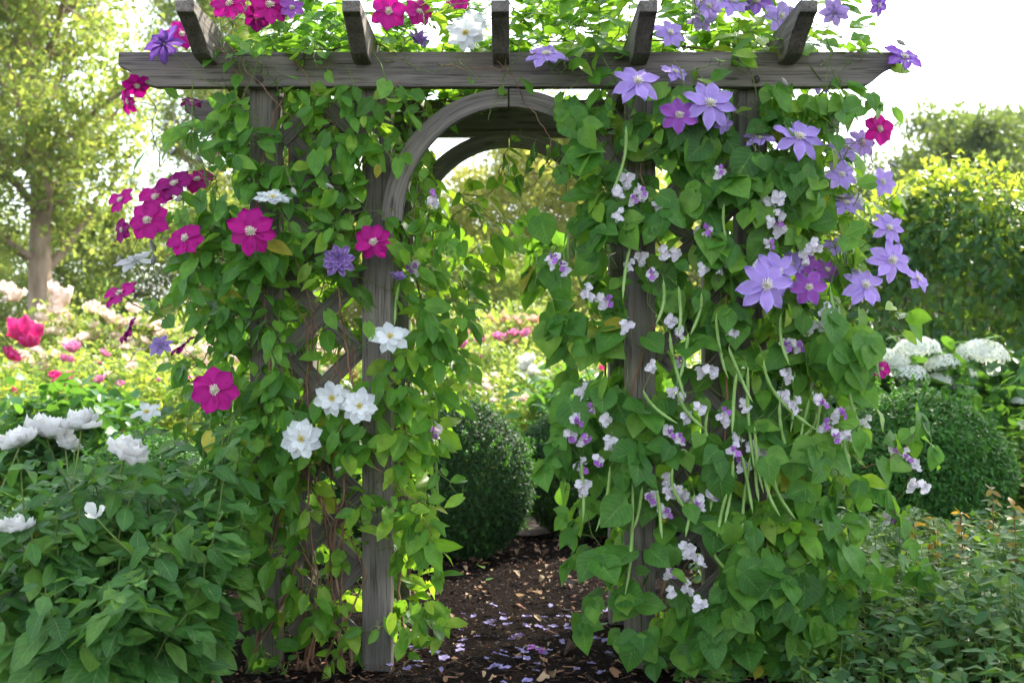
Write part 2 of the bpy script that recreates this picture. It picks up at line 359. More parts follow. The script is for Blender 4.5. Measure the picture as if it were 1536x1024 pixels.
for kind, mat in (('magenta', 'magenta'), ('maroon', 'maroon'), ('violet', 'violet'), ('purple', 'purple'), ('orchid', 'orchid')):
    for n in (6, 7, 8):
        wide = .78 if kind in ('magenta', 'maroon') else .60
        CLEM[kind, n] = flower_mesh('clematis_petals', mat, n, [(n, .95, .06 if n < 8 else -.02, .04)], w=wide * (8 / (n + 1)) ** .6, seed=n, tip=.62 if kind in ('magenta', 'maroon') else .8, cup=.12, droop=.16, ruffle=.05)
for kind, mat in (('white', 'white'),):
    CLEM[kind, 1] = flower_mesh('clematis_petals', mat, 8, [(8, .98, .0, .04), (8, .80, .18, .03), (7, .56, .42, .02)], w=.60, seed=3, tip=.6, droop=.12, ruffle=.045)
    CLEM[kind, 2] = flower_mesh('clematis_petals', mat, 8, [(8, .98, .05, .04), (6, .78, .28, .03)], w=.60, seed=5, tip=.6, droop=.14, ruffle=.05)
    CLEM[kind, 3] = flower_mesh('clematis_petals', mat, 7, [(7, .98, .12, .04)], w=.68, seed=8, tip=.6, droop=.1, ruffle=.05)
CLEM['lilacd', 1] = flower_mesh('clematis_petals', 'lilacd', 8, [(8, .95, .0, .04), (9, .78, .35, .03), (9, .58, .7, .03), (7, .4, 1.0, .02)], w=.46, seed=4, tip=.5, droop=.1, ruffle=.08)
CLEM['lilacd', 2] = flower_mesh('clematis_petals', 'lilacd', 8, [(9, .95, .75, .04), (8, .78, .95, .03), (6, .5, 1.2, .02)], w=.4, seed=6, tip=.5, droop=.1, ruffle=.06)
ST_c = stamen_mesh('flower_centre', 'stamen'); ST_y = stamen_mesh('flower_centre', 'stamy', 30, .2, .13, 2)
def sepal_bud():
    mb = MB(); tube(mb, [V(0, 0, -.12), V(0, 0, -.06), V(0, 0, 0)], [.03, .06, .03], 6); return mb
def place_flower(parent, kind, n, p, face, r, centre='c', roll=None, name='flower'):
    o = link(name, CLEM[kind, n], parent); rot = frames(V(*face)[None], V(math.sin(roll or R.uniform(0, 6)), .1, math.cos(roll or 1.))[None] + 1e-3)[0]
    o.matrix_local = Matrix.Translation(Vector(p)) @ Matrix(rot.tolist()).to_4x4() @ Matrix.Scale(r, 4)
    if centre: c = link('flower_centre', ST_c if centre == 'c' else ST_y, o)
    return o

# ================================================================== SETTING
mb = MB(); g = 90
xs = np.concatenate([[-60, -20], np.linspace(-8, 8, g), [20, 60]]); ys = np.concatenate([[-8], np.linspace(-5, 14, g), [30, 80]])
X, Y = np.meshgrid(xs, ys); Z = .012 * np.sin(X * 5 + Y * 3) * np.cos(Y * 4 - X) + R.randn(*X.shape) * .004
Z[np.abs(X) > 10] = 0
v = np.stack([X, Y, Z], -1).reshape(-1, 3); nx = len(xs)
ii = (np.arange(len(ys) - 1)[:, None] * nx + np.arange(nx - 1)[None]).ravel()
mb.add(v, np.stack([ii, ii + 1, ii + nx + 1, ii + nx], -1))
tag(link('ground', mb.mesh('ground', 'soil')), kind='structure')
def strip(name, pts, mat, z):
    mb = MB(); p = np.array(pts, float); n = len(p)
    v = np.concatenate([np.c_[p[:, 1], p[:, 0], np.full(n, z)], np.c_[p[:, 2], p[:, 0], np.full(n, z)]])
    i = np.arange(n - 1); mb.add(v, np.stack([i, i + n, i + n + 1, i + 1], -1))
    return tag(link(name, mb.mesh(name, mat)), kind='structure')
strip('path', [(3.3, .05, .15), (3.5, -.05, .35), (4, -.05, .50), (5.5, .0, .62), (8, .02, .8), (12, .0, 1.0)], 'gravel', .03)
strip('lawn', [(17, -14, 14), (30, -20, 20), (79, -55, 55)], 'lawn', .034)

# bark chips: uncountable
chip_t = []
for k in range(5):
    a = np.sort(R.uniform(0, 2 * math.pi, 6)); rr = R.uniform(.5, 1, 6)
    top = np.c_[np.cos(a) * rr, np.sin(a) * rr * .5, .12 + R.uniform(-.08, .08, 6)]; bot = top * [1, 1, 0]
    j = np.arange(6); f = [j[None], np.stack([(j + 1) % 6, j, j + 6, (j + 1) % 6 + 6], -1)]
    chip_t.append((np.concatenate([top, bot]), f, np.zeros((12, 2))))
n = 26000
yy = -2.2 + 9 * R.rand(n) ** 1.5; xx = R.uniform(-1.5, 1.6, n) * (1 + .12 * np.maximum(yy, 0))
pos = np.c_[xx, yy, np.full(n, .012) + R.rand(n) * .012]
nn = nrm(np.c_[R.randn(n, 2) * .28, np.ones(n)]); rot = frames(nn, np.c_[R.randn(n, 2), np.zeros(n)])
mb = MB(); mb.scatter(chip_t, pos, rot, np.exp(R.randn(n) * .5) * .0125)
tag(link('bark_mulch', mb.mesh('bark_mulch', 'chip', smooth=False)), 'layer of dark brown bark chips covering the garden path', 'bark mulch', kind='stuff')

# ================================================================== ARBOR
AX = -.012
arbor = tag(empty('garden_arbor', (0, 0, 0)), 'weathered grey timber arbor with arched braces and lattice, overgrown by climbing plants', 'arbor')
def prism(name, prof, y0, y1, mat, loc=(0, 0, 0), rotz_=0, ax='Y', bevel=.004, parent=arbor):
    """profile in local X-Z, extruded along local Y"""
    mb = MB(); p = np.array(prof, float); n = len(p)
    v = np.concatenate([np.c_[p[:, 0], np.full(n, y0), p[:, 1]], np.c_[p[:, 0], np.full(n, y1), p[:, 1]]])
    j = np.arange(n); mb.add(v, [j[None], (j[::-1] + n)[None], np.stack([(j + 1) % n, j, j + n, (j + 1) % n + n], -1)])
    me = mb.mesh(name, mat, smooth=False); o = link(name, me, parent); o.location = loc; o.rotation_euler = (0, 0, rotz_)
    if bevel:
        b = o.modifiers.new('bevel', 'BEVEL'); b.width = bevel; b.segments = 2; b.limit_method = 'ANGLE'
    return o
def post(x, y, z1, w=.108):
    # local X runs up the post so the grain follows it
    o = prism('post', [(0, -w / 2), (z1 + .1, -w / 2), (z1 + .1, w / 2), (0, w / 2)], -w / 2, w / 2, 'wood', bevel=.006)
    o.location = (x, y, -.1); o.rotation_euler = (0, -math.pi / 2, 0)
    return o
D = .80
PX = [-.920, -.503, .479, .893]
for yb in (.06, D):
    for x in PX: post(x, yb, 2.142 if False else 2.25)
def ogee(L, H):      # beam from -L..L, top z=H, bottom z=0, shaped ends
    c = [(0, 1), (0, .60), (.10, .56), (.25, .47), (.40, .33), (.55, .18), (.72, .06), (.90, 0)]
    lft = [(-L + a * .15, b * H) for a, b in c]
    return lft + [(-x, z) for x, z in reversed(lft)]
prism('beam', ogee(1.425, .128), -.05, -.005, 'wood', (AX - .005, 0, 2.147))
prism('beam', ogee(1.40, .128), D + .055, D + .10, 'wood', (AX, 0, 2.147))
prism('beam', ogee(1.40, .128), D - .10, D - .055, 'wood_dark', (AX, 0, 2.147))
def rafter(x):
    H = .135; L0, L1 = -.37, D + .47
    e = [(0, H), (0, H - .04), (.035, .088), (.075, .070), (.115, .055), (.155, .034), (.20, .008), (.235, 0)]
    lf = [(L0 + a, b) for a, b in e]; rt = [(L1 - a, b) for a, b in e]
    o = prism('rafter', lf + rt[::-1], -.031, .031, 'wood', (x, 0, 2.228), math.pi / 2)
    return o
for x in (-1.108, -.545, -.040, .462, 1.005): rafter(x)
# arch braces: two curved boards meeting under the beam
def arch(y0, y1, zc, mat):
    for sgn in (-1, 1):
        mb = MB(); n = 18; ro, ri = (.466, .486), (.390, .418)
        th = np.linspace(.006, math.pi / 2, n); vs, uv = [], []
        for k, t in enumerate(th):
            s, c = math.sin(t), math.cos(t)
            o = (sgn * ro[0] * s, zc + ro[1] * c); i = (sgn * ri[0] * s, zc + ri[1] * c)
            for (x, z), yv, u in ((o, y0, 0), (i, y0, .08), (i, y1, .12), (o, y1, .2)):
                vs.append((x, yv, z)); uv.append((t * .45 * 1.0 + (0 if sgn > 0 else 3), u))
        f = [(k * 4 + j, k * 4 + (j + 1) % 4, (k + 1) * 4 + (j + 1) % 4, (k + 1) * 4 + j) for k in range(n - 1) for j in range(4)]
        f = np.array(f); caps = [np.array([[3, 2, 1, 0]]), np.array([[0, 1, 2, 3]]) + (n - 1) * 4]
        if sgn < 0: f = f[:, ::-1]; caps = [c_[:, ::-1] for c_ in caps]
        mb.add(vs, [f] + caps, uv)
        o = link('arch_brace', mb.mesh('arch_brace', mat, smooth=False), arbor); o.location = (AX, 0, 0)
        b = o.modifiers.new('bevel', 'BEVEL'); b.width = .004; b.segments = 2; b.limit_method = 'ANGLE'
arch(-.052, -.014, 1.655, 'wood_uv'); arch(D - .105, D - .06, 1.655, 'wood_uv')
# lattice between the posts of every bay, slats at 45 degrees
def lattice(x0, x1, z0, z1, y):
    lat = empty('lattice_panel'); lat.parent = arbor
    w = x1 - x0
    for layer, sg in ((0, 1), (1, -1)):
        off = -w
        z = z0 - w
        while z < z1:
            # line from (x0, z) to (x1, z+w) clipped
            a0, b0 = max(0, z0 - z), min(w, z1 - z)
            if b0 - a0 > .06:
                xa, xb = (x0 + a0, x0 + b0) if sg > 0 else (x1 - a0, x1 - b0)
                ln = (b0 - a0) * math.sqrt(2); cx, cz = (xa + xb) / 2, z + (a0 + b0) / 2
                o = prism('slat', [(-ln / 2, -.031), (ln / 2, -.031), (ln / 2, .031), (-ln / 2, .031)], -.006, .006, 'wood', bevel=.002, parent=lat)
                o.location = (cx, y + .0125 * layer, cz); o.rotation_euler = (0, -math.pi / 4 * sg, 0)
            z += .27
for x0, x1 in ((PX[0] + .054, PX[1] - .054), (PX[2] + .054, PX[3] - .054)):
    lattice(x0, x1, .12, 2.1, .05)
# bolts and side rails joining front and rear posts
for x in (PX[0] - .005, PX[3] + .0):
    mb = MB(); tube(mb, [V(x, -.060, 2.172), V(x, -.049, 2.172)], [.014, .014], 10); link('bolt', mb.mesh('bolt', 'bolt'), arbor)
for x in (PX[0], PX[3]):
    for z in (.28, 1.9):
        o = prism('side_rail', [(.06 + .056, -.03), (D - .056, -.03), (D - .056, .03), (.06 + .056, .03)], -.018, .018, 'wood_dark', (x, 0, z), math.pi / 2)

# ================================================================== CLIMBERS
def inpoly(u, v, poly):
    c = np.zeros(np.shape(u), bool); n = len(poly)
    for i in range(n):
        (x1, y1), (x2, y2) = poly[i], poly[(i + 1) % n]
        if y1 == y2: continue
        c ^= ((y1 > v) != (y2 > v)) & (u < (x2 - x1) * (v - y1) / (y2 - y1) + x1)
    return c
POLY_L = [(330, 60), (600, 60), (640, 140), (610, 200), (650, 225), (680, 260), (695, 320), (690, 400), (715, 480), (700, 560), (668, 640), (668, 700), (650, 760), (655, 830), (668, 880), (660, 950), (600, 985),
          (560, 960), (500, 1008), (400, 1005), (372, 930), (362, 860), (350, 780), (320, 720), (280, 660), (270, 600), (262, 540), (290, 470), (270, 400), (262, 330), (268, 260), (300, 200), (290, 150)]
POLY_R = [(840, 150), (860, 60), (1290, 60), (1310, 140), (1290, 220), (1290, 300), (1310, 370), (1300, 450), (1290, 520), (1310, 560), (1290, 620), (1285, 690), (1300, 760), (1290, 830), (1260, 900), (1230, 1010),
          (1090, 1020), (960, 985), (900, 950), (862, 900), (880, 820), (850, 760), (835, 690), (812, 620), (835, 540), (828, 470), (805, 400), (790, 330), (830, 270), (870, 220)]
# openings where the timber stays visible: u0,v0,u1,v1,keep,ymax
WIN = [(528, 392, 594, 560, .07, .02), (528, 560, 590, 640, .35, .02), (532, 690, 592, 1010, .22, .02), (368, 128, 420, 250, .12, .02), (368, 450, 415, 555, .30, .02), (383, 800, 425, 1012, .45, .02),
       (932, 425, 992, 560, .12, .02), (934, 560, 992, 640, .25, .02), (940, 700, 992, 968, .25, .02), (1100, 140, 1150, 250, .3, .02),
       (180, 76, 300, 140, .06, -.0), (300, 76, 835, 140, .15, -.0), (992, 78, 1120, 137, .35, .0), (1215, 78, 1345, 137, .10, .0),
       (425, 425, 535, 595, .16, .10), (440, 700, 535, 900, .28, .10), (985, 320, 1030, 470, .5, .06), (255, 0, 350, 110, .10, .2), (505, 0, 575, 105, .12, .2), (730, 0, 775, 92, .04, .2), (945, 0, 1000, 110, .2, .2), (1180, 0, 1240, 100, .2, .2)]
BLOOMS = []      # where blooms stand: leaves do not grow through or right in front of them
def allowed(p):
    u, v = pix(p); keep = np.ones(len(u))
    for fu, fv, fr_, fy in BLOOMS:
        if abs(u[0] - fu) < fr_ and abs(v[0] - fv) < fr_ and p[0, 1] < fy + .03 and hypot(u[0] - fu, v[0] - fv) < fr_: return np.array([R.rand() < .06])
    for a, b, c, d, k, ym in WIN:
        keep = np.where((u > a) & (u < c) & (v > b) & (v < d) & (p[:, 1] < ym), np.minimum(keep, k), keep)
    # the face of the arch
    e = np.sqrt(((u - 764) / 176.) ** 2 + ((v - 335) / 186.) ** 2)
    onarch = (e > .83) & (e < 1.17) & (v < 340) & (u < 835) & (p[:, 1] < 0.02)
    keep = np.where(onarch, np.minimum(keep, .15), keep)
    # free opening under the arch
    opening = (e < .86) & (v < 330) & (u < 855) & (p[:, 1] < .35); keep = np.where(opening, np.minimum(keep, .06), keep)
    return R.rand(len(u)) < keep

class Vine:
    def __init__(s, roots, name, label, cat, mat, temps, lsize, trif=False):
        s.o = tag(empty(name, (roots[0][0], roots[0][1], 0)), label, cat); s.base = V(roots[0][0], roots[0][1], 0)
        s.nodes, s.par, s.gb, s.sg = [], [], MB(), MB()
        s.P, s.Nn, s.Tt, s.Sz, s.gen = [], [], [], [], []
        s.mat, s.temps, s.ls, s.trif = mat, temps, lsize, trif
        for r in roots: s.nodes.append(V(*r))
        s.leafnodes = []
    def climb(s, pts, r0=.006, r1=.003, leafy=.5, twine=.02):
        pts = np.array(pts, float); seg = []
        for a, b in zip(pts[:-1], pts[1:]):
            n = max(2, int(np.linalg.norm(b - a) / .045))
            seg += [a + (b - a) * k / n for k in range(n)]
        seg.append(pts[-1]); seg = np.array(seg); k = np.arange(len(seg))
        ph = R.uniform(0, 6, 2); fr = R.uniform(.25, .5)
        seg[1:] += (np.c_[np.sin(k * fr + ph[0]), np.cos(k * fr + ph[1]) * .7, np.zeros(len(k))] * twine + R.randn(len(k), 3) * .004)[1:]
        tube(s.gb, seg, np.linspace(r0, r1, len(seg)), 5)
        for p in seg:
            s.nodes.append(p)
            if R.rand() < leafy and p[2] > .12: s.leafnodes.append((p, nrm(V(0, 0, 1))))
    def target(s, t, r=.0022, leafy=1., sag=None):
        nd = np.array(s.nodes); d = np.linalg.norm((nd - t) * [1, 1, .85], axis=1) + np.where(nd[:, 2] > t[2] + .1, .12, 0)
        a = nd[np.argmin(d)]; ln = np.linalg.norm(t - a)
        if ln < .03: return
        n = max(3, int(ln / .05)); p = bez(a, t, (R.randn(3) * .12 + [0, 0, .10]) * ln if sag is None else sag, n + 1, .004)
        tube(s.sg, p, np.linspace(r, r * .55, len(p)), 4, False)
        for i in range(1, len(p)):
            s.nodes.append(p[i])
            if R.rand() < leafy: s.leafnodes.append((p[i], nrm(p[i] - p[i - 1])))
    def leaf(s, b, n, t, z):
        if not allowed((b + t * z * .5)[None])[0]: return
        s.P.append(b); s.Nn.append(n); s.Tt.append(t); s.Sz.append(z)
    def grow_leaves(s, cen, opp=True, petr=.0011):
        for p, d in s.leafnodes:
            out_ = nrm(V((p[0] - cen[0]) * .9, (p[1] - cen[1]) * 1.5, 0) + 1e-6)
            if p[2] > 2.2: out_ = nrm(out_ * .4 + V(0, -.3, .9))
            if s.trif:
                q = nrm(out_ * .8 + R.randn(3) * .55 + V(0, 0, .25)); L = R.uniform(.04, .11); e = p + q * L
                
                tube(s.sg, bez(p, e, V(0, 0, .02), 4), petr * 1.3, 3, False)
                nn = nrm(out_ * .9 + V(0, 0, .45) + R.randn(3) * .35); z = s.ls * math.exp(min(.38, R.randn() * .28))
                tdir = nrm(V(0, 0, -.9) + out_ * .35 + R.randn(3) * .45)
                side = nrm(np.cross(tdir, nn))
                s.leaf(e + tdir * .018, nn, tdir, z * 1.08)
                for sg in (-1, 1):
                    if R.rand() < .86: s.leaf(e, nrm(nn + side * sg * .3 + R.randn(3) * .12), nrm(side * sg * 1.0 + tdir * .42 + R.randn(3) * .1), z * R.uniform(.8, 1))
            else:
                ang = R.uniform(0, math.pi)
                side = nrm(np.cross(d, out_) * math.cos(ang) + out_ * math.sin(ang) * .9 + 1e-6)
                for sg in ((-1, 1) if opp else (1,)):
                    q = nrm(side * sg + out_ * .55 + R.randn(3) * .3 + V(0, 0, .15)); L = R.uniform(.02, .06); e = p + q * L
                    
                    tube(s.sg, bez(p, e, V(0, 0, .008), 3), petr, 3, False)
                    tdir = nrm(q * .7 + V(0, 0, -.62) + R.randn(3) * .35)
                    nn = nrm(out_ * .8 + V(0, 0, .6) + R.randn(3) * .42)
                    s.leaf(e, nn, tdir, s.ls * math.exp(min(.36, R.randn() * .30)))
    def stalk(s, p, back, mat=None):
        """thin stalk from the nearest stem to the back of a flower; returns nothing"""
        nd = np.array(s.nodes); d = np.linalg.norm(nd - (p + back * .1), axis=1); a = nd[np.argmin(d)]
        ln = np.linalg.norm(p - a)
        tube(s.sg if mat is None else mat, bez(a, p, back * ln * .5 + V(0, 0, .04 * ln), 9, .0015), np.linspace(.0021, .0013, 9), 5, False)
    def finish(s):
        off = -s.base
        for mbx in (s.gb, s.sg):
            mbx.v = [v + off for v in mbx.v]
        if s.gb.n: link('woody_stem', s.gb.mesh('woody_stem', 'stemb'), s.o)
        if s.sg.n: link('stem', s.sg.mesh('stem', 'stemg'), s.o)
        mb = MB(); mb.scatter(s.temps, np.array(s.P) + off, frames(np.array(s.Nn), np.array(s.Tt)), np.array(s.Sz))
        link('foliage', mb.mesh('foliage', s.mat), s.o)
        print(s.o.name, s.o['label'][:30], 'leaves', len(s.P))

def rand_targets(poly, n, ylo, yhi, front=.5, vmin=None, vmax=None, umin=-1e9, umax=1e9, mind=.0):
    res = []
    us = [p[0] for p in poly]; vs = [p[1] for p in poly]
    while len(res) < n:
        u, v = R.uniform(min(us), max(us)), R.uniform(vmin or min(vs), vmax or max(vs))
        if u < umin or u > umax or not inpoly(u, v, poly): continue
        y = R.uniform(ylo, ylo + .13) if R.rand() < front else R.uniform(ylo, yhi)
        if y < .06:
            t = P(u, v, y)
        else:                                    # deeper: same real x,z extents as the front, no spreading in the view
            t = P(u, v, 0.05); t[1] = y
            if y > .3 and abs(t[0]) > 1.0: t[0] *= .96
        res.append(t)
    return res

LC, RC = V(-.70, .45, 0), V(.72, .45, 0)
# --- magenta clematis on the outer left side
vm = Vine([(-.98, -.02, 0), (-.86, .30, 0), (-1.0, .7, 0)], 'clematis_vine', 'clematis with large magenta blooms climbing the outer left side of the arbor', 'clematis', 'clem', T_clem, .076)
vm.climb([(-.98, -.02, 0), (-.86, -.02, .5), (-.87, -.03, 1.1), (-.95, -.04, 1.6), (-.85, -.06, 2.1), (-.8, .1, 2.32), (-.5, .3, 2.40)])
vm.climb([(-.86, .3, 0), (-.9, .25, .8), (-1.02, .2, 1.5), (-.98, .15, 2.2), (-.9, .4, 2.38)])
vm.climb([(-1.0, .7, 0), (-1.05, .72, .9), (-1.02, .7, 1.8), (-.9, .6, 2.32)])
vm.climb([(-.98, -.02, 0), (-.80, -.05, .4), (-.82, .0, .9), (-.72, -.03, 1.3)], leafy=.15)
for t in rand_targets(POLY_L, 300, -.16, .95, .45, umax=430): vm.target(t)
# --- white clematis, inner left side and round the left half of the arch
vw = Vine([(-.60, .0, 0), (-.42, .12, 0), (-.45, .75, 0)], 'clematis_vine', 'clematis with double white blooms climbing the inner left posts below the arch', 'clematis', 'clem2', T_clem, .074)
vw.climb([(-.60, .0, 0), (-.64, -.02, .45), (-.60, -.04, .95), (-.62, -.06, 1.5), (-.55, -.06, 2.0), (-.45, .1, 2.3)])
vw.climb([(-.42, .12, 0), (-.40, .15, .8), (-.36, .18, 1.4), (-.38, .2, 1.9), (-.3, .3, 2.25)])
vw.climb([(-.45, .75, 0), (-.38, .72, .9), (-.36, .7, 1.7), (-.4, .65, 2.25), (.1, .6, 2.32)])
vw.climb([(-.60, .0, 0), (-.68, -.03, .3), (-.72, .0, .7), (-.66, .01, 1.2)], leafy=.15)
for t in rand_targets(POLY_L, 320, -.14, .95, .38, umin=430): vw.target(t)
for k in range(7):
    x = R.uniform(-.80, -.58); vw.climb([(x, -.03, 0), (x + R.uniform(-.1, .1), R.uniform(-.04, .03), .35), (x + R.uniform(-.12, .1), R.uniform(-.05, .03), .8), (x + R.uniform(-.1, .1), 0, R.uniform(1.0, 1.5))], .0045, .002, leafy=.10, twine=.035)
# --- double lilac clematis weaving through the lattice
vl = Vine([(-.74, -.06, 0)], 'clematis_vine', 'clematis with a small double lilac bloom hanging in front of the left lattice', 'clematis', 'clem', T_clem, .062)
vl.climb([(-.74, -.06, 0), (-.72, -.06, .5), (-.76, -.05, 1.0), (-.68, -.08, 1.5), (-.66, -.08, 1.75)], .004, .002, leafy=.25)
for t in rand_targets(POLY_L, 26, -.12, .1, .9, umin=380, umax=640, vmin=250, vmax=700): vl.target(t)
# --- violet clematis, outer right side and over the top
vv = Vine([(1.0, .05, 0), (1.05, .6, 0)], 'clematis_vine', 'clematis with pale violet blooms climbing the outer right side and over the roof beams', 'clematis', 'clem2', T_clem, .078)
vv.climb([(1.0, .05, 0), (1.02, .1, .6), (1.1, .05, 1.2), (1.05, .0, 1.8), (.98, .0, 2.25), (.6, .25, 2.4), (.1, .35, 2.42)])
vv.climb([(1.05, .6, 0), (1.08, .6, 1.0), (1.1, .55, 1.9), (.9, .5, 2.35), (.5, .5, 2.42)])
for t in rand_targets(POLY_R, 260, -.14, .95, .4, umin=1120): vv.target(t)
for t in rand_targets(POLY_R, 45, -.14, .3, .6, umin=840, vmax=330): vv.target(t)
# --- bean vine
vb = Vine([(.52, -.06, 0), (.78, -.08, 0), (.60, .5, 0), (.95, .1, 0)], 'bean_vine', 'climbing bean plant with long green pods and small whitish blossoms covering the right posts', 'bean plant', 'bean', T_bean, .080, trif=True)
vb.climb([(.52, -.06, 0), (.56, -.06, .5), (.44, -.06, 1.0), (.55, -.07, 1.5), (.46, -.08, 2.0)])
vb.climb([(.78, -.08, 0), (.72, -.1, .6), (.80, -.1, 1.2), (.72, -.1, 1.8), (.62, -.06, 2.1)])
vb.climb([(.60, .5, 0), (.42, .45, .9), (.36, .45, 1.6), (.40, .4, 2.1)])
vb.climb([(.95, .1, 0), (.98, .0, .7), (.95, -.05, 1.3), (.9, -.06, 1.8)])
for t in rand_targets(POLY_R, 265, -.18, .05, .8, umin=800, umax=1300, vmin=150): vb.target(t, leafy=.72)
for t in rand_targets(POLY_R, 120, .05, .95, .1, umin=800, umax=1290, vmin=200): vb.target(t, leafy=.7)
# canopy over the top
def top_targets(n, x0, x1, zl=2.30, zh=2.56):
    for _ in range(n): yield V(R.uniform(x0, x1), R.uniform(-.12, D + .25), R.uniform(zl, zh))
for t in top_targets(150, -1.1, -.35, 2.3, 2.60): vm.target(t)
for t in top_targets(110, -.45, .12, 2.28, 2.50): vw.target(t)
for t in top_targets(210, .12, 1.26, 2.3, 2.62): vv.target(t)
for u, v, y in ((330, 95, -.1), (385, 90, -.12), (420, 110, -.12), (470, 85, -.1), (500, 120, -.12), (610, 95, -.12), (650, 110, -.13), (690, 95, -.12), (720, 120, -.13), (800, 100, -.12), (830, 110, -.13), (590, 130, -.12), (1045, 105, -.12), (1080, 100, -.12), (1120, 110, -.12), (1250, 105, -.12), (360, 150, -.15)):
    (vm if u < 560 else vw if u < 760 else vv).target(P(u, v, y), .0018, leafy=.8)
for _ in range(16):
    x = R.uniform(.15, 1.15); vv.target(V(x, R.uniform(0, .6), R.uniform(2.65, 2.9)), .0016, leafy=.25)
for _ in range(9):
    x = R.uniform(-1.1, -.1); vm.target(V(x, R.uniform(0, .6), R.uniform(2.55, 2.8)), .0016, leafy=.3)
# leafy sprays sticking out
for u, v, y in ((240, 250, .0), (225, 205, .1), (285, 190, -.1), (215, 330, -.05), (255, 480, -.1), (235, 165, .0)): vm.target(P(u, v, y), leafy=.6)
for u, v, y in ((1300, 110, .0), (1320, 45, .1), (1290, 40, .1), (1330, 310, .0), (1345, 470, -.1), (1350, 490, -.05), (1320, 300, 0), (1310, 245, 0)): vv.target(P(u, v, y), leafy=.7)
for u, v, y in ((735, 290, .5), (745, 340, .55), (725, 400, .5), (760, 250, .6), (740, 330, .3), (700, 440, .4), (730, 375, .5), (700, 150, .2), (780, 205, .3), (690, 300, .5), (715, 350, .6), (705, 380, .3), (750, 270, .4), (650, 230, .3), (735, 365, .2), (742, 405, .5)): vw.target(P(u, v, y), leafy=.9)
for u, v, y in ((770, 290, .5), (800, 280, .4), (780, 320, .5), (870, 800, -.05), (880, 840, -.05), (865, 870, 0), (890, 900, 0), (870, 760, .1), (900, 930, 0), (850, 180, -.1), (835, 165, -.1), (870, 220, -.12), (880, 250, -.12), (860, 200, -.1), (895, 280, -.12), (845, 230, .3), (820, 215, .4), (835, 260, .3), (815, 290, .3), (1290, 760, -.1), (1315, 800, -.15), (1340, 830, -.1), (1300, 850, -.2), (1330, 770, 0), (1360, 790, -.05), (1320, 730, 0), (1280, 880, -.2), (1350, 860, -.15), (1340, 690, .0), (1375, 690, .05), (1330, 745, .05), (1320, 640, 0), (1345, 800, -.1)): vb.target(P(u, v, y), leafy=.35)

# loose bare tendrils across the beam, over the bays and out at the sides
for vn, u0, v0, u1, v1 in ((vm, 300, 60, 370, 150), (vm, 345, 70, 440, 180), (vm, 290, 120, 345, 300), (vm, 395, 60, 350, 260), (vm, 440, 90, 500, 200), (vw, 560, 80, 640, 160), (vw, 520, 100, 600, 260), (vw, 655, 95, 760, 100), (vw, 600, 120, 520, 240),
                          (vw, 780, 60, 730, 180), (vw, 745, 90, 830, 240), (vv, 930, 40, 820, 170), (vv, 880, 20, 830, 130), (vv, 1010, 90, 960, 240), (vv, 1100, 60, 1180, 240), (vv, 1230, 100, 1330, 20), (vv, 1220, 180, 1340, 110), (vv, 1240, 60, 1260, 240),
                          (vv, 1290, 160, 1360, 90), (vm, 250, 480, 160, 430), (vm, 300, 480, 190, 380), (vl, 440, 380, 560, 640), (vw, 470, 620, 600, 560), (vl, 460, 700, 530, 520), (vb, 940, 540, 1010, 760), (vb, 950, 860, 1040, 930), (vb, 1290, 700, 1380, 640), (vb, 1270, 860, 1400, 900),
                          (vm, 330, 300, 280, 150), (vw, 560, 700, 640, 820), (vb, 930, 300, 1010, 480), (vw, 600, 640, 690, 740)):
    a, b = P(u0, v0, -.10 + R.uniform(-.03, .02)), P(u1, v1, -.12 + R.uniform(-.03, .03)); c = bez(a, b, (R.randn(3) * .07) + V(0, 0, -.05), 16, .004)
    c[:, 0] += .008 * np.sin(np.arange(16) * R.uniform(.6, 1.2)); tube(vn.gb if R.rand() < .4 else vn.sg, c, np.linspace(.0024, .0012, 16), 5, False)
    for p in c[3::4]:
        if R.rand() < .6: vn.leafnodes.append((p, nrm(b - a)))
FL = []   # vine, kind, n, u, v, y, rpx, face
A = FL.append
# magenta
A((vm, 'magenta', 8, 376, 347, -.26, 39, (.05, -1, .12), 'c')); A((vm, 'magenta', 7, 322, 585, -.24, 38, (.05, -1, .15), 'c')); A((vm, 'magenta', 8, 560, 363, -.16, 30, (.0, -1, .1), 'c'))
A((vm, 'magenta', 7, 278, 358, -.18, 31, (-.2, -1, .5), 'c')); A((vm, 'magenta', 7, 222, 331, -.12, 33, (-.15, -1, .25), 'c')); A((vm, 'magenta', 6, 234, 296, -.06, 30, (-.3, -1, .5), 'c'))
A((vm, 'maroon', 6, 262, 276, -.08, 30, (-.2, -.9, .6), 'c')); A((vm, 'magenta', 6, 296, 270, .0, 27, (.1, -.8, .7), 'c')); A((vm, 'magenta', 6, 181, 300, -.05, 24, (-.5, -.9, .5), 'c'))
A((vm, 'maroon', 6, 183, 345, .0, 19, (-.6, -.9, .1), 'c')); A((vm, 'magenta', 6, 180, 440, -.10, 29, (-.4, -.7, .75), 'c')); A((vm, 'maroon', 6, 193, 494, -.08, 23, (-.8, -.4, .5), 'c'))
A((vm, 'maroon', 6, 275, 518, -.12, 22, (-.6, -.25, .8), 'c')); A((vm, 'magenta', 6, 205, 128, -.05, 22, (.4, -.6, -.7), 'c')); A((vm, 'magenta', 6, 192, 152, -.06, 20, (-.6, -.7, -.3), 'c'))
A((vm, 'maroon', 6, 287, 153, .05, 18, (.2, -.5, .9), 'c')); A((vm, 'purple', 8, 246, 66, -.10, 34, (-.55, .35, .75), None)); A((vm, 'magenta', 6, 272, 52, .0, 24, (.5, -.8, .3), 'c'))
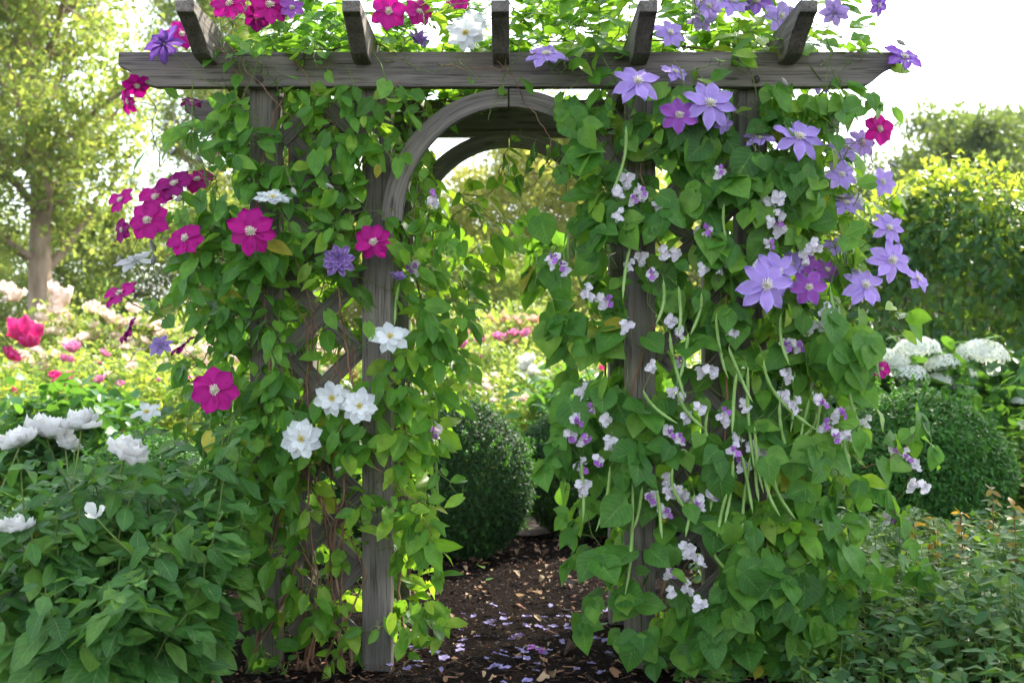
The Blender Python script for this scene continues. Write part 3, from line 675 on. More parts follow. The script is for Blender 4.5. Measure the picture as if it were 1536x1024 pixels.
A((vm, 'magenta', 7, 345, 6, .05, 32, (-.1, -.8, .4), 'c')); A((vm, 'magenta', 8, 405, 8, .0, 32, (.1, -1, .3), 'c')); A((vm, 'maroon', 6, 385, 25, .1, 22, (.1, -1, -.2), 'c'))
A((vm, 'magenta', 6, 583, 18, -.10, 29, (.1, -1, .15), 'c')); A((vm, 'magenta', 6, 628, 18, -.05, 24, (.5, -.8, .2), 'c')); A((vm, 'magenta', 6, 688, -2, .0, 20, (.2, -1, .3), 'c')); A((vm, 'orchid', 6, 438, 12, .0, 20, (.2, -1, .2), 'c'))
A((vm, 'violet', 7, 240, 518, -.02, 21, (-.5, .55, .6), None))
# white
A((vw, 'white', 1, 452, 658, -.26, 33, (-.05, -1, .1), 'y')); A((vw, 'white', 2, 498, 597, -.22, 28, (.0, -1, .1), 'y')); A((vw, 'white', 1, 539, 609, -.25, 29, (.1, -1, .2), 'y'))
A((vw, 'white', 2, 585, 505, -.18, 30, (.1, -1, .75), 'y')); A((vw, 'white', 1, 409, 297, -.20, 30, (.05, -.45, 1.), 'y')); A((vw, 'white', 2, 698, 50, -.16, 29, (.1, -1, .15), 'y')); A((vw, 'white', 2, 708, 36, -.05, 27, (.2, -1, .5), 'y'))
A((vm, 'white', 3, 203, 392, -.05, 31, (-.35, .15, 1.), None)); A((vw, 'white', 3, 220, 618, -.10, 25, (-.1, -.55, 1.), 'y'))
# lilac double
A((vl, 'lilacd', 1, 508, 390, -.18, 28, (-.1, -1, .1), None)); A((vl, 'lilacd', 2, 597, 420, -.14, 17, (.2, -.5, .9), None)); A((vl, 'lilacd', 2, 626, 64, .0, 20, (.4, -.8, .5), None))
# violet, right
for kind, n, u, v, y, r, f in (
    ('violet', 8, 1228, 118, .0, 24, (.1, -1, .4)), ('violet', 7, 1262, 262, -.1, 24, (.1, -1, .4)), ('violet', 7, 1185, 395, -.08, 24, (.1, -1, .4)), ('violet', 7, 1172, 25, .0, 26, (.1, -1, .2)),
    ('violet', 7, 820, 82, -.14, 31, (-.1, -.5, .9)), ('violet', 8, 957, 123, -.26, 37, (.0, -.9, .75)), ('violet', 7, 1005, 50, -.05, 25, (.4, -.8, .5)), ('violet', 6, 1012, 108, -.08, 22, (.5, -.4, .8)),
    ('violet', 8, 1065, 156, -.24, 39, (.0, -1, .5)), ('orchid', 6, 1019, 173, -.22, 28, (-.1, -1, .15)), ('violet', 8, 1199, 206, -.20, 38, (.1, -.75, .75)), ('violet', 6, 1140, 208, -.12, 23, (-.1, -.3, 1)),
    ('violet', 6, 1268, 222, -.02, 25, (.3, -.7, .6)), ('violet', 6, 1293, 214, .02, 22, (.4, -.8, .4)), ('violet', 7, 1324, 273, .0, 22, (.1, -1, .2)), ('violet', 7, 1271, 305, -.08, 24, (-.1, -.5, .9)),
    ('violet', 8, 1333, 342, -.08, 26, (.2, -.9, .5)), ('violet', 8, 1338, 391, -.12, 33, (.1, -1, .35)), ('violet', 6, 1376, 418, .0, 24, (.7, -.35, .6)), ('violet', 8, 1298, 428, -.14, 33, (.1, -.9, .55)),
    ('violet', 8, 1150, 428, -.30, 41, (.0, -1, .3)), ('violet', 8, 1166, 408, -.20, 34, (.2, -.9, .4)), ('orchid', 6, 1213, 431, -.16, 27, (.0, -1, .2)), ('orchid', 6, 1208, 396, -.06, 22, (.2, -.8, .5)),
    ('orchid', 6, 1240, 405, -.04, 22, (.3, -.7, .6)), ('purple', 6, 1356, 86, -.05, 28, (.3, -.6, .75)), ('purple', 6, 1318, 8, .05, 17, (.6, -.5, -.3)), ('violet', 7, 1252, 18, .1, 22, (.2, .8, .3)),
    ('violet', 7, 1098, 2, .0, 26, (.1, -.7, .6)), ('purple', 6, 1135, 3, .05, 26, (-.1, -.7, .6)), ('violet', 7, 1062, 10, .1, 22, (.2, -1, .3)), ('violet', 6, 1255, 368, .05, 20, (.2, -.6, .9)),
    ('magenta', 6, 1319, 194, -.05, 23, (.3, -1, .15)), ('magenta', 6, 1322, 553, -.05, 15, (.4, -.8, .3)), ('violet', 6, 1086, 186, -.18, 14, (.3, -.8, -.5)), ('violet', 6, 1052, 30, .2, 20, (.1, -.8, .5))):
    A((vv, kind, n, u, v, y - .03, r * 1.1, (f[0], f[1] - (.45 if u > 900 else .2), f[2]), 'c'))
BUD = MB(); tube(BUD, [V(0, 0, 0), V(0, 0, .2), V(0, 0, .55), V(0, 0, .85), V(0, 0, 1)], [.05, .19, .22, .10, .01], 8); BUD = BUD.mesh('bud', 'budg')
for vn, u, v, y, L in ((vm, 233, 377, 0, .05), (vm, 230, 398, 0, .045), (vm, 256, 232, 0, .035), (vm, 302, 245, -.1, .04), (vm, 292, 8, .1, .035), (vw, 438, 282, -.2, .04), (vm, 500, 283, -.18, .035), (vv, 1345, 60, 0, .04), (vv, 1302, 62, .05, .035), (vv, 1345, 250, 0, .035),
                       (vv, 1228, 365, -.1, .04), (vm, 178, 395, 0, .035), (vw, 512, 700, -.2, .03), (vv, 1180, 130, -.15, .04), (vm, 262, 300, -.1, .04), (vv, 880, 20, 0, .035), (vm, 480, 30, 0, .035)):
    p = P(u, v, y); d = nrm(V(R.uniform(-.6, .6), R.uniform(-.5, .1), R.uniform(-.4, .8))); vn.stalk(p, -d)
    q = link('bud', BUD, vn.o); q.matrix_local = Matrix.Translation(Vector(p - vn.base)) @ Vector(d).to_track_quat('Z', 'Y').to_matrix().to_4x4() @ Matrix.Scale(L, 4)
for vn, kind, n, u, v, y, r, f, cen in FL:
    p = P(u, v, y); face = nrm(V(*f)); back = -face
    vn.stalk(p, back); s = r * (y - CAMY) / FPX; BLOOMS.append((u, v, r * 1.25 + 4, y))
    place_flower(vn.o, kind, n, p - vn.base, face, s, cen)

# bean blossoms
def blossom_cluster(seed, mat, n):
    r = np.random.RandomState(seed); mb = MB()
    pt = [petal_t(1.15, cup=.3, droop=-.1, rows=4, peak=.5, tip=.5, base=.4, seed=q) for q in range(3)]
    pos, fr, sc = [], [], []
    for i in range(n):
        c = V(r.uniform(-.5, .5), r.uniform(-.25, .25), r.uniform(-.75, .6)); f = nrm(V(c[0] * .8, -1, .2) + r.randn(3) * .4)
        for k in range(4):
            a = k * 1.7 + r.rand(); d = nrm(np.cross(f, V(math.cos(a), .3, math.sin(a))))
            pos.append(c); fr.append((nrm(f + d * .3), d)); sc.append(r.uniform(.34, .46))
    mb.scatter(pt, np.array(pos), frames(np.array([a for a, b in fr]), np.array([b for a, b in fr])), np.array(sc))
    for k in range(n // 2):
        a = V(0, 0, -.7 + 1.4 * r.rand()); tube(mb, [a, a + V(r.uniform(-.3, .3), 0, .1)], .02, 3, False)
    return mb.mesh('blossom', mat)
BLW = [blossom_cluster(k, 'beanw', 6 + k % 3) for k in range(5)]; BLP = [blossom_cluster(20 + k, 'beanp', 3) for k in range(3)]
axis_mb = MB()
BC = [(565, 105), (940, 268), (925, 290), (950, 298), (925, 325), (962, 292), (1080, 257), (1165, 300), (1155, 330), (1150, 365), (1172, 322), (962, 385), (975, 413), (1012, 378), (880, 443), (850, 405), (940, 487), (1003, 483),
      (1065, 350), (1077, 402), (1100, 500), (865, 628), (905, 630), (877, 658), (868, 702), (900, 690), (915, 660), (1000, 648), (978, 548), (1005, 588), (1195, 518), (1215, 488), (1232, 492), (1240, 638), (1295, 635), (1052, 612),
      (1085, 625), (1105, 658), (1130, 668), (1098, 678), (1147, 680), (1175, 592), (1228, 602), (1020, 735), (1000, 738), (997, 765), (1030, 822), (1035, 832), (1005, 858), (1030, 885), (1008, 888), (1340, 675), (1372, 698), (1370, 725),
      (1330, 775), (1068, 555), (875, 728), (1065, 742), (1272, 650), (1205, 385), (905, 452), (1180, 560), (1135, 400), (1255, 620), (1310, 870), (1290, 300), (1180, 515), (1048, 352), (1030, 745), (1015, 545), (1120, 610), (620, 400), (655, 650), (650, 300), (870, 590)]
BC += [(u + R.uniform(14, 24) * (1 if R.rand() < .5 else -1), v + R.uniform(-22, 22)) for u, v in BC[3:60:2]]
for i, (u, v) in enumerate(BC):
    y = -.19 + R.uniform(-.03, .03)
    if u > 1280: y = -.04
    if u < 700 or i == 0: y = .0
    p = P(u, v, y); s = R.uniform(.030, .042); BLOOMS.append((u, v, 17, y))
    o = link('blossom_cluster', BLW[i % 5], vb.o); o.location = p - vb.base; o.rotation_euler = (R.uniform(-.4, .4), R.uniform(-.5, .5), R.uniform(-.5, .5)); o.scale = (s, s, s)
    if i % 3 == 0 or u < 910 and i % 2:
        q = link('violet_blossom', BLP[i % 3], o); q.location = (R.uniform(-.5, .5), -.35, R.uniform(-.4, .4)); q.scale = (.75,) * 3
    if u > 700 and i: vb.stalk(p + V(0, .01, -.01), nrm(V(R.uniform(-.3, .3), .4, -.8)))
# pods
def pod_mesh(seed, L, bend):
    r = np.random.RandomState(seed); n = 22; t = np.linspace(0, 1, n)
    pts = np.c_[bend * (t ** 1.6) + r.uniform(-.012, .012) * np.sin(t * 3.14) + .003 * np.sin(t * 5 + r.uniform(0, 6)) * t, .02 * np.sin(t * 3), -L * t + (abs(bend) * .25) * t * t]
    rr = .0060 * np.clip(np.minimum(t * 9, (1 - t) * 5.5), .12, 1) ** .7 * (1 + .14 * np.sin(t * L * 330 + seed))
    mb = MB(); tube(mb, pts, rr, 8); me = mb.mesh('bean_pod', 'pod'); return me
PODS = [(1005, 500, 590, .03), (1032, 500, 570, -.02), (1075, 470, 560, .02), (1160, 700, 780, .03), (1200, 680, 750, -.02), (1105, 560, 640, .02), (1132, 640, 730, .03), (1010, 700, 770, .02), (995, 420, 480, .01), (1172, 470, 540, .02), (939, 190, 275, .0), (950, 345, 440, .0), (1086, 305, 395, .05), (1052, 440, 498, .0), (1018, 430, 492, .0), (1093, 520, 600, .06), (1122, 550, 690, .0), (1146, 540, 650, .10), (1170, 600, 712, .06), (1062, 618, 690, .02),
        (1018, 590, 648, .06), (1214, 598, 680, -.02), (1232, 596, 690, .03), (1256, 618, 700, .03), (1225, 620, 672, -.04), (965, 585, 640, .06), (1066, 795, 862, .06), (963, 730, 792, .0), (948, 722, 880, .0), (985, 735, 800, .0), (1125, 685, 790, -.01),
        (1100, 690, 780, -.03), (1112, 680, 760, .0), (1135, 680, 745, .03), (599, 425, 482, .01), (645, 380, 440, .0), (1245, 430, 560, .02), (1192, 560, 640, .0), (872, 690, 770, .02), (915, 700, 790, -.02), (1042, 740, 800, .0),
        (655, 690, 760, .02), (853, 350, 430, .0), (868, 360, 440, .0), (845, 372, 450, .0), (803, 378, 425, .0), (1272, 560, 640, .03), (1148, 690, 770, .02), (1090, 740, 800, .0), (1075, 700, 760, -.03)]
for i, (u, v0, v1, bend) in enumerate(PODS):
    y = -.22 + R.uniform(-.03, .02)
    if u < 700: y = .12 if u != 599 else -.06
    if 790 < u < 870 and v0 < 400: y = .10
    if u > 1180: y = -.16
    p = P(u, v0, y); L = (v1 - v0) * (y - CAMY) / FPX
    o = link('bean_pod', pod_mesh(i, max(L, .06) * 1.14, bend * 1.6 + R.uniform(-.045, .045)), vb.o); o.location = p - vb.base; o.rotation_euler = (R.uniform(-.05, .05), R.uniform(-.04, .04), R.uniform(-.4, .4))
    if u > 700: vb.stalk(p, nrm(V(R.uniform(-.3, .3), .5, .5)))
PODN = 0
for vn, cen in ((vm, LC), (vw, LC), (vl, LC), (vv, RC), (vb, RC)):
    vn.grow_leaves(cen if vn is not vw else V(-.62, .45, 0)); vn.finish()

# ================================================================== FRONT SHRUBS
def bloom_mesh(name, mat, seed, rings, w=.8):
    return flower_mesh(name, mat, 0, rings, w=w, seed=seed, tip=.45, cup=.35, droop=-.28, ruffle=.06, rows=5, base=.35)
PEONY = [bloom_mesh('petals', 'cream', 60 + k, [(8, .95, -.05, .05), (8, .92, .30 + .1 * k, .05), (7, .80, .70, .05), (5, .6, 1.05, .03)], w=.95) for k in range(3)]
SHRUBS = [((-1.44, -.62), .30, .86, 17, 'leafy shrub with two white ruffled blooms at the left edge, nearest the camera', (((30, 668), 25, 0), ((25, 797), 22, 0))),
          ((-1.22, -.30), .28, .92, 20, 'leafy shrub whose white blooms stand highest, between the left edge and the arbor', (((70, 655), 29, 1), ((122, 643), 25, 2), ((98, 670), 18, 0))),
          ((-1.10, -.62), .22, .74, 17, 'leafy shrub with one drooping and one small white bloom, left of the outer post', (((187, 686), 27, 1), ((143, 775), 20, 3))),
          ((-1.62, -.10), .28, .80, 12, 'low leafy shrub without blooms, behind the white blooms at the left edge', ()),
          ((-1.25, -1.02), .26, .55, 14, 'leafy shrub without blooms in the bottom left corner', ())]
sp = MB()
T4 = flower_mesh('petals', 'cream', 0, [(3, .95, .5, .05)], w=.8, seed=71, tip=.4, cup=.3, droop=-.2, ruffle=.06)
for (bx, by), sr, h, ns, lab, bl in SHRUBS:
    sh = tag(empty('flowering_shrub', (bx, by, 0)), lab, 'shrub', 'leafy shrubs along the lower left'); base = V(bx, by, 0)
    st, Pp, Nn, Tt, Sz, nodes = MB(), [], [], [], [], []
    for k in range(ns):
        a = R.uniform(0, 6.28); q = math.sqrt(R.rand()); b = base + V(math.cos(a), math.sin(a), 0) * sr * .45 * q
        hh = h * 1.12 * R.uniform(.72, 1.04) * (1 - .18 * q); tip = base + V(math.cos(a), math.sin(a), 0) * sr * (.3 + 1.1 * q) + V(0, 0, hh)
        p = bez(b, tip, V(0, 0, .1), 13, .004); tube(st, p, np.linspace(.005, .0022, 13), 5, False)
        for i in range(2, 13):
            nodes.append(p[i]); d = nrm(p[i] - p[i - 1]); az = i * 1.57 + R.uniform(-.4, .4) + k
            tt = i / 12; L = (.070 + .075 * math.sin(math.pi * min(1, tt * .95 + .05)) ** .8) * R.uniform(.75, 1.15) * (1 if tt < .93 else .6)
            for sg in (0, math.pi):
                o_ = V(math.cos(az + sg), math.sin(az + sg), 0); e = p[i] + o_ * .022 + V(0, 0, .008)
                Pp.append(e); Tt.append(nrm(o_ + V(0, 0, R.uniform(-.75, .25)))); Nn.append(nrm(V(0, -.25, 1) + o_ * .35 + R.randn(3) * .28)); Sz.append(L)
            if tt > .3 and R.rand() < .45:
                o_ = nrm(V(R.randn(), R.randn() - .6, .3)); e2 = p[i] + o_ * R.uniform(.04, .09); tube(st, [p[i], e2], .0016, 3, False)
                for m_ in range(3):
                    w_ = nrm(R.randn(3) * .7 + o_); Pp.append(e2); Tt.append(nrm(w_ + V(0, 0, -.3))); Nn.append(nrm(V(0, -.3, 1) + R.randn(3) * .3)); Sz.append(L * .75)
    nodes = np.array(nodes)
    for (u, v), r, kk in bl:
        y = by - (.34 if v > 760 else .14); p = P(u, v, y); s = r * (y - CAMY) / FPX
        a = nodes[np.argmin(np.linalg.norm(nodes - (p - V(0, 0, .15)), axis=1))]; tube(st, bez(a, p, (0, 0, -.02), 8), .0028, 5, False)
        o = link('bloom', T4 if kk == 3 else PEONY[kk], sh); rot = frames(V(R.uniform(-.5, .5), R.uniform(-.6, .1), .75)[None], V(1, R.rand(), .1)[None])[0]
        o.matrix_local = Matrix.Translation(Vector(p - base)) @ Matrix(rot.tolist()).to_4x4() @ Matrix.Scale(s * 1.22, 4)
    st.v = [v_ - base for v_ in st.v]; link('stem', st.mesh('stem', 'stemg'), sh)
    mb = MB(); mb.scatter(T_shrub, np.array(Pp) - base, frames(np.array(Nn), np.array(Tt)), np.array(Sz)); link('foliage', mb.mesh('foliage', 'shrub'), sh)

# ================================================================== BOX BALLS, HEDGE, HYDRANGEAS
def lump(d, seed):
    r = np.random.RandomState(seed); s = np.zeros(len(d))
    for k in range(14):
        c = nrm(r.randn(3)); s += np.exp(-((d - c) ** 2).sum(1) / .10) * r.uniform(-.08, .11)
    return s
def box_ball(n, seed, size=.020):
    mb = MB(); r = np.random.RandomState(seed)
    d = nrm(r.randn(n, 3)); rr = (1 + lump(d, seed)) * (1 - np.abs(r.randn(n)) * .07) + r.randn(n) * .012
    pos = d * rr[:, None]; pos[:, 2] = np.maximum(pos[:, 2], -1.02)
    nn = nrm(d * .7 + V(0, 0, .5) + r.randn(n, 3) * .5); tt = d + r.randn(n, 3) * .7
    mb.scatter(T_small[:3], pos, frames(nn, tt), np.exp(r.randn(n) * .2) * size / .44)
    return mb.mesh('foliage', 'box')
BB = box_ball(42000, 5, .021)
BF = box_ball(42000, 8, .024); BF.materials[0] = M['box_fresh']
def shoots(seed):
    r = np.random.RandomState(seed); mb = MB()
    for k in range(160):
        d = nrm(r.randn(3) + V(0, 0, .5)); L = r.uniform(.04, .13); p = d * .96; q = d * (1.0 + L) + V(0, 0, L * .5); m_ = 8
        t = np.linspace(.2, 1, m_)[:, None]; pos = p + (q - p) * t
        mb.scatter(T_small, np.repeat(pos, 2, 0), frames(nrm(r.randn(2 * m_, 3) + V(0, 0, .7)), r.randn(2 * m_, 3) + d), np.full(2 * m_, .05))
    return mb.mesh('young_shoots', 'box_fresh')
BS = shoots(3)
mb = MB()
for k in range(60):
    d = nrm(R.randn(3) + V(0, 0, .4)); tube(mb, bez(V(0, 0, -1), d * .85, V(0, 0, .1), 5), np.linspace(.03, .006, 5), 4, False)
BBs = mb.mesh('branches', 'bark2')
BOX = [((-.30, 2.6), (.43, .43, .46), 'clipped box ball filling the left side of the path behind the arch'), ((.47, 3.45), (.44, .44, .45), 'clipped box ball on the right of the path, mostly hidden by bean leaves'),
       ((2.32, 2.35), (.50, .50, .50), 'large clipped box ball in front of the white hydrangeas, on the right'), ((-2.1, 2.4), (.42, .42, .37), 'clipped box ball behind the white blooms at lower left'),
       ((-.75, 2.9), (.45, .45, .45), 'clipped box ball half hidden behind the left bay of the arbor')]
for i, ((x, y), s, lab) in enumerate(BOX):
    o = tag(empty('box_ball', (x, y, s[2] * .98)), lab, 'box shrub', 'clipped box balls'); o.scale = s; o.rotation_euler = (0, 0, i * 1.3)
    link('foliage', BF if i in (2, 3) else BB, o); link('branches', BBs, o); link('young_shoots', BS, o)

def surface_leaves(mb, pos, nor, n, size, temps, jit=.12, down=.6, nj=.45):
    k = R.randint(0, len(pos), n); p = pos[k] + R.randn(n, 3) * jit * [1, 1, .6] - nor[k] * np.abs(R.randn(n, 1)) * jit
    nn = nrm(nor[k] + V(0, 0, .35) + R.randn(n, 3) * nj); tt = R.randn(n, 3) * .6 + V(0, 0, -down)
    mb.scatter(temps, p, frames(nn, tt), np.exp(R.randn(n) * .22) * size)
# hedge: lumpy long body
def hedge(x0, x1, y0, y1, h, n, size):
    pos, nor = [], []; W = (y1 - y0) / 2
    for _ in range(9000):
        x = R.uniform(x0, x1); a = R.uniform(-.05, math.pi); yy = -math.cos(a); zz = math.sin(a)
        side = abs(yy) > .72
        hh = h * (1 + .05 * math.sin(x * 2.1) + .035 * math.sin(x * 5.3 + 1)) * (1 - .22 * max(0, 1 - (x - x0) / .9) ** 2)
        if R.rand() < .66: p = V(x, y0 + .12 * math.sin(x * 3 + 1) * .6, R.uniform(0, hh * .93)); n_ = V(0, -1, .1)
        else:
            q = R.rand(); p = V(x, y0 + (y1 - y0) * q, hh * (1 - .12 * (abs(q - .5) * 2) ** 4)); n_ = V(0, (q - .5), 1)
        p[1] += .10 * math.sin(p[2] * 4 + x * 2.3); pos.append(p); nor.append(n_)
    for _ in range(1500):
        p = V(x0, R.uniform(y0, y1), R.uniform(0, h * .8)); pos.append(p); nor.append(V(-1, 0, .1))
    mb = MB(); surface_leaves(mb, np.array(pos), nrm(np.array(nor)), n, size, T_small, .09)
    return mb
hd = tag(empty('garden_hedge', (4.6, 5.3, 0)), 'tall clipped dark green hedge with a sunlit yellow-green top, on the right', 'hedge')
hb = hedge(2.3, 8.5, 5.0, 6.1, 2.5, 34000, .085); hb.v = [v_ - V(4.6, 5.3, 0) for v_ in hb.v]
link('foliage', hb.mesh('foliage', 'hedge'), hd)
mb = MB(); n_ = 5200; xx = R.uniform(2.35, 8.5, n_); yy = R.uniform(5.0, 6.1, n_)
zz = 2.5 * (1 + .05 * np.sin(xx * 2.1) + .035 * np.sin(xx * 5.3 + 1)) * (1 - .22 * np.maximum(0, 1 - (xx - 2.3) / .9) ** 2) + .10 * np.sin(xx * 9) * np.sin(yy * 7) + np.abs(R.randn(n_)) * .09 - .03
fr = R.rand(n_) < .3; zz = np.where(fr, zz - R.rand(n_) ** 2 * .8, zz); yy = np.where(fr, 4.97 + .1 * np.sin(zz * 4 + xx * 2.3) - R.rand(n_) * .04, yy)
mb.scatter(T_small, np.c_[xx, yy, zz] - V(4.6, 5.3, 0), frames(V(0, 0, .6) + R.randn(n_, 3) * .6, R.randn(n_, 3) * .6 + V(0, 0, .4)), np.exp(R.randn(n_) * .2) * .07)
link('young_shoots', mb.mesh('young_shoots', 'hedge_new_sunlit'), hd)  # yellow leaf layer: new growth and sunlight on the top in one colour
mb = MB()
for k in range(70):
    x = R.uniform(2.5, 8.4); tube(mb, bez(V(x, 5.55, 0), V(x + R.uniform(-.5, .5), 5.55 + R.uniform(-.35, .35), R.uniform(1.6, 2.4)), R.randn(3) * .1, 6), np.linspace(.03, .008, 6), 5, False)
for u, v in ((1408, 225), (1420, 262), (1330, 300), (1475, 262), (1440, 268), (1500, 268)):      # shoots standing above the top
    p = P(u, v, 5.3); tube(mb, bez(p - V(-.08, 0, .45), p, (.05, 0, .05), 7), np.linspace(.010, .005, 7), 4, False)
mb.v = [v_ - V(4.6, 5.3, 0) for v_ in mb.v]; link('branches', mb.mesh('branches', 'stemg'), hd)

def bush_mesh(seed, n, size, temps, mat, rx=.5, h=1., squash=.6):
    r = np.random.RandomState(seed); mb = MB()
    cl = np.c_[r.randn(60, 2) * rx * .5, h * (.2 + .8 * r.rand(60) ** .7)]
    cl[:, :2] *= (1.15 - .45 * cl[:, 2:] / h)
    k = r.randint(0, 60, n); pos = cl[k] + r.randn(n, 3) * .09 * [1, 1, .8] * (1 + rx); pos[:, 2] = np.abs(pos[:, 2])
    mb.scatter(temps, pos, frames(nrm(V(0, 0, 1) + r.randn(n, 3) * .55), r.randn(n, 3)), np.exp(r.randn(n) * .25) * size)
    st = MB()
    for c in cl[:26]: tube(st, bez(V(c[0] * .2, c[1] * .2, 0), c, V(0, 0, .1), 6), np.linspace(.008, .003, 6), 4, False)
    return mb.mesh('foliage', mat), st.mesh('stem', 'stemg'), cl
# hydrangeas
def hyd_head():
    mb = MB(); n = 230; i = np.arange(n) + .5; ph = np.arccos(1 - 1.12 * i / n); th = i * 2.39996
    d = np.c_[np.sin(ph) * np.cos(th), np.sin(ph) * np.sin(th), np.cos(ph)]; pos, nn, tt = [], [], []
    for k in range(n):
        c = d[k] * V(1, 1, .68) * R.uniform(.93, 1.04); f = nrm(d[k] + R.randn(3) * .2)
        a = nrm(np.cross(f, R.randn(3))); b = np.cross(f, a)
        for w in (a, b, -a, -b): pos.append(c); nn.append(f); tt.append(w)
    pt = [petal_t(.95, cup=.15, droop=.0, rows=3, peak=.5, tip=.5, base=.5, ruffle=.02, seed=q) for q in range(2)]
    mb.scatter(pt, np.array(pos), frames(np.array(nn), np.array(tt)), R.uniform(.09, .12, len(pos))); return mb.mesh('flower_head', 'hydr')
HH = hyd_head()
HYD = [((2.35, 3.85), 'hydrangea bush with the tallest white domed head, left one of the pair before the hedge', ((1375, 520, 31), (1330, 532, 19), (1308, 520, 15), (1360, 558, 29), (1370, 580, 18), (1345, 540, 18), (1415, 543, 24))),
       ((3.05, 4.0), 'hydrangea bush with white domed heads at the right edge before the hedge', ((1472, 526, 34), (1436, 577, 20), (1410, 568, 18), (1442, 560, 20), (1300, 540, 15), (1530, 600, 12)))]
hf, hs, _ = bush_mesh(11, 2100, .13, T_shrub, 'darkl', .62, 1.08)
for i, ((x, y), lab, heads) in enumerate(HYD):
    o = tag(empty('hydrangea_bush', (x, y, 0)), lab, 'hydrangea', 'white hydrangeas before the hedge')
    link('foliage', hf, o); link('stem', hs, o)
    for u, v, r in heads:
        yy = y - .25 - R.uniform(0, .2); p = P(u, v, yy); s = 1.1 * r * (yy - CAMY) / FPX
        q = link('flower_head', HH, o); q.location = p - V(x, y, 0) - V(0, 0, s * .25); q.scale = (s, s, s); q.rotation_euler = (R.uniform(-.15, .15), R.uniform(-.2, .2), R.uniform(0, 6))
for i, (x, y, s) in enumerate(((3.9, 4.2, 1.0), (1.55, 3.3, .8), (3.6, 2.9, .75), (-1.5, 4.3, .8), (.62, 4.9, .85), (-3.0, 3.6, .8), (1.7, 4.5, .9))):
    o = tag(empty('leafy_bush', (x, y, 0)), ['dark leafy bush at the right edge beside the hydrangeas', 'dark leafy bush just behind the right bay of the arbor', 'low dark bush right of the large box ball', 'leafy bush behind the left bay of the arbor',
             'leafy bush beyond the box ball on the right of the path', 'leafy bush between the left box ball and the pink roses', 'leafy bush behind the outer right post'][i], 'bush', 'green bushes behind the arbor')
    link('foliage', hf, o); link('stem', hs, o); o.scale = (s, s, s); o.rotation_euler = (0, 0, i * 1.9)

# ================================================================== ROSE GARDEN
ROSE = {k: bloom_mesh('rose_bloom', mt, 80 + i, [(6, .95, .35, .05), (6, .85, .75, .05), (5, .62, 1.05, .03), (4, .42, 1.3, .02)]) for i, (k, mt) in enumerate((('cream', 'blush'), ('hot', 'hotpink'), ('pink', 'pink'), ('peach', 'peach'), ('white', 'cream')))}
RB = [bush_mesh(31 + k, 4200, .062, T_small, ('rosel', 'rosel2')[k % 2] if k < 4 else 'rosel', .55, 1.0) for k in range(4)]
def rose_bush(x, y, h, kind, nb, lab, var, rsz=.06, blooms=None, grp='rose bushes in the garden beyond'):
    o = tag(empty('rose_bush', (x, y, 0)), lab, 'rose bush', grp); f, st, cl = RB[var]
    a = link('foliage', f, o); b = link('stem', st, o)
    for q in (a, b): q.scale = (1.1, 1.1, h)
    if blooms:
        for u, v, r in blooms:
            p = P(u, v, y - .25); s = 1.3 * r * (y - .25 - CAMY) / FPX; q = link('bloom', ROSE[kind], o); q.location = p - V(x, y, 0); q.scale = (s,) * 3; q.rotation_euler = (R.uniform(.2, .9), R.uniform(-.4, .4), R.uniform(0, 6))
    top = sorted(range(60), key=lambda i: -cl[i][2] + R.rand() * .35)
    for i in top[:nb]:
        q = link('bloom', ROSE[kind], o); c = cl[i] * [1.1, 1.1, h]; q.location = c + V(R.uniform(-.05, .05), -R.uniform(.10, .38), .09); s = rsz * R.uniform(.8, 1.6); q.scale = (s,) * 3
        q.rotation_euler = (R.uniform(-.2, .9), R.uniform(-.4, .4), R.uniform(0, 6))
